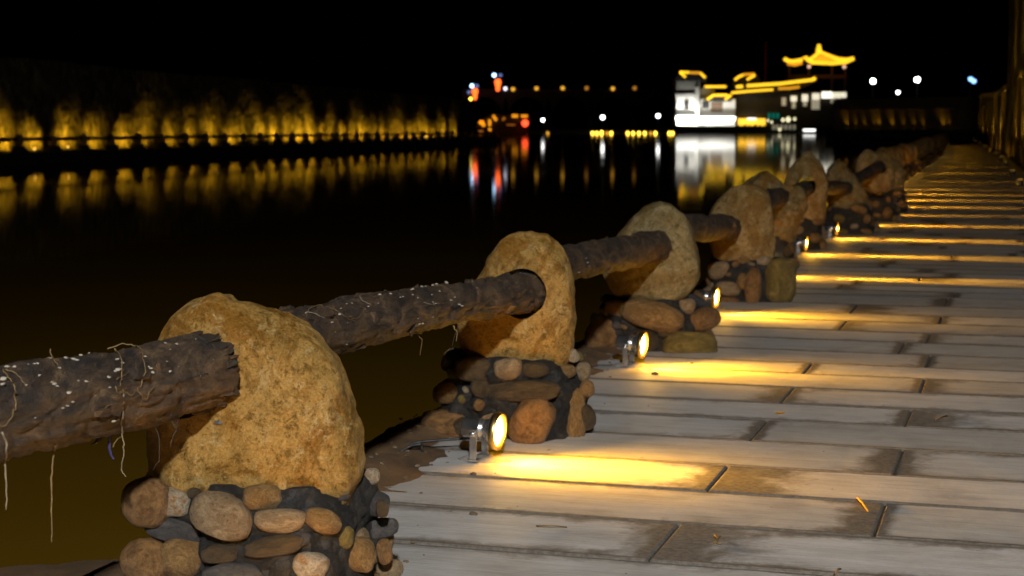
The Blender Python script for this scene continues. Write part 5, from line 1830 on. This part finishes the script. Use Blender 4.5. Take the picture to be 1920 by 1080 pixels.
# ------------------------------------------------------------------ lit buildings at the far shore
def led(par, pts, Y, mat, w=0.8, name='light_strip', dy=-0.8):
    for i in range(len(pts) - 1):
        a = at(pts[i][0], pts[i][1], Y) + Vector((0, dy, 0)); b = at(pts[i + 1][0], pts[i + 1][1], Y) + Vector((0, dy, 0))
        MB().bar(a, b, w * 0.72 if w > 1 else w).build(name, mat, par)
def pbox(par, x0, x1, y0, y1, Y, dep, mat, name):
    a = at(x0, y1, Y); b = at(x1, y0, Y)
    return MB().box(a.x, b.x, Y, Y + dep, a.z, b.z).build(name, mat, par)
def prism(par, pts, Y, dep, mat, name):
    m = MB(); n = len(pts)
    P = [at(x, y, Y) for x, y in pts]
    m.v = [Vector((p.x, Y, p.z)) for p in P] + [Vector((p.x, Y + dep, p.z)) for p in P]
    m.f = [tuple(range(n)), tuple(range(2 * n - 1, n - 1, -1))] + [(k_, k_ + n, (k_ + 1) % n + n, (k_ + 1) % n) for k_ in range(n)]
    return m.build(name, mat, par)
YB = 600
# embankment of the buildings
emb = MB(); ea = at(1262, 252, YB); eb = at(1620, 252, YB)
emb.box(ea.x, eb.x, YB - 9, YB + 80, -1.6, at(1300, 236, YB).z)
tag(emb.build('embankment', plain('green_black_bank', (0.03, 0.035, 0.018), 0.9, 0, 0.4, 0.2)), 'dark planted embankment under the lit buildings', kind='structure')
def wash(par, x0, x1, y, energy, col, Y=YB - 4, tilt=28):
    a = at(x0, y, Y); b = at(x1, y, Y)
    ld = bpy.data.lights.new('wall_wash', 'AREA'); ld.shape = 'RECTANGLE'; ld.size = abs(b.x - a.x); ld.size_y = 0.8; ld.energy = energy; ld.color = col
    ld.spread = math.radians(150)
    lo = bpy.data.objects.new('wall_wash', ld); C.objects.link(lo); lo.parent = par
    lo.location = ((a.x + b.x) / 2, a.y, a.z)
    lo.rotation_euler = (math.radians(90 + tilt), 0, 0)
    return lo
E_WSTRIP = emit('white_floodlight', (1.0, 0.99, 0.95), 1.6)
hall = tag(empty('gabled_hall', (0, 0, 0)), 'white gabled hall at the left of the lit group, stepped gable traced in yellow', 'building')
pbox(hall, 1268, 1312, 146, 236, YB, 14, M_WHITEWALL, 'wall')
prism(hall, [(1266, 147), (1276, 134), (1311, 136), (1324, 148), (1324, 152), (1266, 152)], YB - 1, 16, M_ROOF, 'roof')
pbox(hall, 1303, 1311, 163, 224, YB - 1.2, 1.0, M_WHITEWALL, 'pillar')
pbox(hall, 1267, 1304, 176, 183, YB - 1.0, 0.9, M_WHITEWALL, 'cornice')
pbox(hall, 1268.5, 1310, 152, 174, YB - 0.5, 0.4, M_GREYWALL, 'upper_panel')
wn_ = pbox(hall, 1283, 1292, 188, 206, YB - 0.3, 0.28, M_ROOF, 'window')
led(hall, [(1285, 145), (1274.5, 135.5), (1292, 136)], YB, E_LED)
led(hall, [(1293, 136.5), (1311, 136.5)], YB, E_LEDD)
led(hall, [(1312, 136.5), (1322, 146)], YB, E_LED)
pbox(hall, 1268, 1306, 217, 224.5, YB - 2.4, 1.2, E_WSTRIP, 'floodlight')
wash(hall, 1269, 1311, 226, 2600, (1, .97, .88))
wing = tag(empty('low_wing', (0, 0, 0)), 'low white wing between the gabled hall and the long roofed hall', 'building')
pbox(wing, 1313, 1379, 186, 236, YB + 4, 12, M_WHITEWALL, 'wall')
pbox(wing, 1313, 1340, 165, 185.5, YB + 6, 10, M_GREYWALL, 'upper_wall')
prism(wing, [(1322, 190), (1336, 178), (1364, 178), (1372, 190)], YB + 2, 14, M_ROOF, 'roof')
pbox(wing, 1318, 1360, 161, 164.8, YB + 5, 13, M_ROOF, 'upper_roof')
pbox(wing, 1333, 1355, 192, 210, YB + 3.7, 0.25, plain('warm_shutter', (0.18, 0.12, 0.07), 0.7), 'window')
pbox(wing, 1317, 1330, 190, 203, YB + 3.7, 0.25, M_ROOF, 'window')
led(wing, [(1321, 162.5), (1361, 162.5)], YB + 5, E_LED)
led(wing, [(1325.5, 187), (1337, 178.5), (1364, 178.5)], YB + 2, E_LED)
led(wing, [(1359, 187), (1370.5, 178)], YB + 1, E_LED)
pbox(wing, 1311, 1379, 218.5, 226, YB - 1.2, 1.2, E_WSTRIP, 'floodlight')
wash(wing, 1315, 1378, 227.5, 1500, (1, .97, .88), tilt=20)
longh = tag(empty('long_hall', (0, 0, 0)), 'long dark hall whose double roof line is traced in yellow light', 'building')
pbox(longh, 1380, 1588, 172, 236, YB + 8, 14, plain('dark_timber_wall', (0.035, 0.032, 0.022), 0.7, 0, .3, .3), 'wall')
prism(longh, [(1378, 178), (1380, 160), (1530, 147), (1534, 153), (1502, 166), (1440, 175)], YB + 5, 20, M_ROOF, 'roof')
prism(longh, [(1374, 156), (1392, 138), (1418, 138), (1426, 150), (1426, 160), (1374, 164)], YB + 9, 12, M_ROOF, 'gable')
led(longh, [(1377, 150), (1385, 144), (1393, 140.5)], YB + 4, E_LED)
led(longh, [(1394, 140), (1414, 139)], YB + 4, E_LEDD)
led(longh, [(1400, 149.5), (1415, 141)], YB + 3.5, E_LED)
led(longh, [(1400, 161), (1462, 157), (1524, 149.5), (1528, 146)], YB + 2, E_LED, 1.5)
led(longh, [(1380, 163), (1392, 162)], YB + 2, E_LED, 1.5)
led(longh, [(1371, 174), (1405, 171), (1449, 168)], YB + 2, E_LED)
led(longh, [(1459, 166), (1480, 165.5), (1498, 163)], YB + 2, E_LEDD, 1.3)
for x in range(1384, 1434, 4):
    h = [6, 4, 7, 5, 3][(x // 4) % 5]
    a = emit('gold_window', (1.0, 0.56, 0.04), 1.5) if x == 1384 else bpy.data.materials['gold_window']
    pbox(longh, x, x + 3.2, 222, 230 + h, YB + 6.5, 0.6, a, 'window')
pbox(longh, 1402, 1418, 221, 225, YB + 5.4, 0.6, E_WSTRIP, 'sign_light')
teal = emit('teal_glow', (0.0, 0.10, 0.07), 1.0)
for x in (1440, 1448, 1456): pbox(longh, x, x + 5, 212, 222, YB + 7.4, 0.4, teal, 'window')
dimw = emit('dim_white_window', (0.5, 0.46, 0.34), 0.28)
for x in (1448, 1455, 1463, 1471, 1479, 1487): pbox(longh, x, x + 5, 234, 243, YB - 10 + 0.6, 0.3, dimw, 'window')
for (x, y, r) in ((1440, 226, .5), (1447, 229, .5), (1468, 225, .7), (1478, 224, 1.0), (1490, 223, .6), (1462, 243, .6)):
    q = at(x, y, YB - 11)
    MB().lathe([(r * .2, -r), (r, 0), (r * .2, r)], 10, Matrix.Translation(q)).build('lantern', emit('cream_lantern', (1, .9, .55), 1.2) if x == 1440 else bpy.data.materials['cream_lantern'], longh, True)
# lit bays under the long roof
bay = emit('lit_bay', (1.0, 0.93, 0.70), 0.9); bayd = emit('dim_bay', (0.75, 0.68, 0.48), 0.35); bayh = emit('bright_bay', (1.0, 0.95, 0.8), 1.8)
for i, (x, w_, y0, y1, mt) in enumerate(((1466, 8, 183, 198, bayd), (1483, 11, 180, 190, bay), (1485, 7, 190.5, 203, bayd), (1504, 11, 177, 190, bay), (1506, 7, 190.5, 199, bayd), (1523, 14, 175, 187, bay),
                                          (1522, 15, 187.5, 205, bayd), (1541, 19, 172, 184, bayh), (1561, 7, 173, 184, bay), (1569, 7, 173, 184, bay), (1577, 10, 173, 183, bay), (1558, 8, 184.5, 193, bayd))):
    pbox(longh, x, x + w_, y0, y1, YB + 7.2, 0.5, mt, 'window')
# pavilion tower
pav = tag(empty('pavilion', (0, 0, 0)), 'tall open pavilion with upturned roof corners outlined in yellow light', 'pavilion')
YP = YB + 12
for x in (1480, 1517, 1560, 1585): pbox(pav, x - 2, x + 2, 118, 172, YP, 1.0, M_WOODRED, 'column')
pbox(pav, 1478, 1588, 140, 147, YP + 0.5, 8, M_WOODRED, 'floor')
prism(pav, [(1512, 119), (1503, 110), (1512, 109), (1524, 104), (1533, 96), (1538, 96), (1550, 104), (1570, 110), (1592, 110), (1603, 106), (1600, 115), (1588, 120)], YP - 2, 14, M_ROOF, 'roof')
prism(pav, [(1468, 111), (1500, 113), (1517, 104), (1520, 112), (1508, 122), (1478, 122)], YP + 3, 12, M_ROOF, 'rear_roof')
led(pav, [(1470, 109.5), (1474, 113.5), (1484, 115.5), (1500, 113), (1512, 108)], YP, E_LED, 1.6)
led(pav, [(1476, 119), (1490, 121.5), (1503, 118)], YP, E_LEDD, 1.5)
led(pav, [(1510, 108), (1516, 114), (1524, 117.5), (1560, 119), (1584, 117), (1600, 110)], YP - 3, E_LED, 1.6)
led(pav, [(1518, 112), (1528, 105), (1535, 97.5)], YP - 3, E_LED, 1.6)
led(pav, [(1536, 97.5), (1552, 104), (1570, 110.5), (1586, 112), (1600, 109)], YP - 3, E_LED, 1.5)
prism(pav, [(1524, 115), (1538, 103), (1556, 110), (1580, 114)], YP - 3.4, 0.6, E_LEDD, 'glowing_roof_slope')  # roof slope emits by itself: strip light on the tiles put into its colour
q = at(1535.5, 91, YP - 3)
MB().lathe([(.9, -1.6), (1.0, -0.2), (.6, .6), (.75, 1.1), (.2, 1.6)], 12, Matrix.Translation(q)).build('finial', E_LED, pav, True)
for x, y in ((1517, 125), (1583, 125.5)):
    q = at(x, y, YP - 3)
    MB().lathe([(.3, -.6), (.75, 0), (.3, .6)], 12, Matrix.Translation(q)).build('lantern', emit('rose_lantern', (0.9, .55, .4), 1.0) if x == 1517 else bpy.data.materials['rose_lantern'], pav, True)
# boat with a lit white cabin
bt = tag(empty('boat', (0, 0, 0)), 'small boat with a bright white lit cabin moored below the pavilion', 'boat')
YQ = 540
prism(bt, [(1500, 249.5), (1503, 246.6), (1534, 246.6), (1538, 249.5), (1534, 253.5), (1504, 253.5)], YQ, 3, M_BLACK, 'hull')
pbox(bt, 1508, 1529, 242, 246.3, YQ + 0.4, 2.0, emit('cabin_light', (1, .98, .92), 2.2), 'cabin')
pbox(bt, 1506, 1531, 240.6, 241.8, YQ + 0.2, 2.4, M_BLACK, 'roof')
# low tea house with orange trim at the left
th = tag(empty('tea_house', (0, 0, 0)), 'small waterside house at left with broken orange roof lights and a red lantern', 'building')
YT = 500
pbox(th, 902, 990, 228, 252.5, YT, 8, plain('dark_house_wall', (0.03, 0.022, 0.016), 0.8, 0, .3, .3), 'wall')
prism(th, [(892, 236), (905, 224), (925, 212), (945, 216), (992, 214), (994, 228), (892, 240)], YT - 1, 11, M_ROOF, 'roof')
O1 = emit('orange_strip', (1.0, 0.34, 0.01), 1.1); O2 = emit('dim_orange_strip', (0.7, 0.2, 0.02), 0.5)
led(th, [(899, 232), (903.5, 227), (908, 237)], YT - 2, O1, 1.0)
led(th, [(918, 224), (918.5, 236)], YT - 2, O1, 1.1)
led(th, [(918.5, 240), (918.5, 246)], YT - 2, O1, 1.1)
led(th, [(924.5, 216.5), (931, 226)], YT - 2, O1, 1.1)
led(th, [(943, 221), (946, 224.5)], YT - 2, O2, 1.0)
led(th, [(960, 217.5), (971, 217.5)], YT - 2, O1, 0.9)
led(th, [(977, 217.8), (989, 217.8)], YT - 2, O1, 1.1)
led(th, [(896, 246), (906, 246)], YT - 2, O2, 0.5); led(th, [(950, 234), (966, 234)], YT - 2, O2, 0.3)
q = at(984.5, 231, YT - 3)
MB().lathe([(.3, -1.0), (.9, -.5), (1.0, 0), (.9, .5), (.3, 1.0)], 12, Matrix.Translation(q)).build('lantern', E_RED, th, True)
pbox(th, 900, 992, 247, 254, YT - 1.5, 10, M_BANK, 'plinth')

# radio mast with faint red light behind the hall
rmst = at(1436, 78, 800)
e = tag(empty('radio_mast', (rmst.x, rmst.y, 0.6)), 'very faint thin red mast rising behind the buildings', 'mast')
MB().lathe([(0.5, 0), (0.25, rmst.z - 0.6)], 6).build('pole', emit('faint_red_mast', (0.03, 0.004, 0.002), 0.35), e)

print('objects', len(bpy.data.objects))
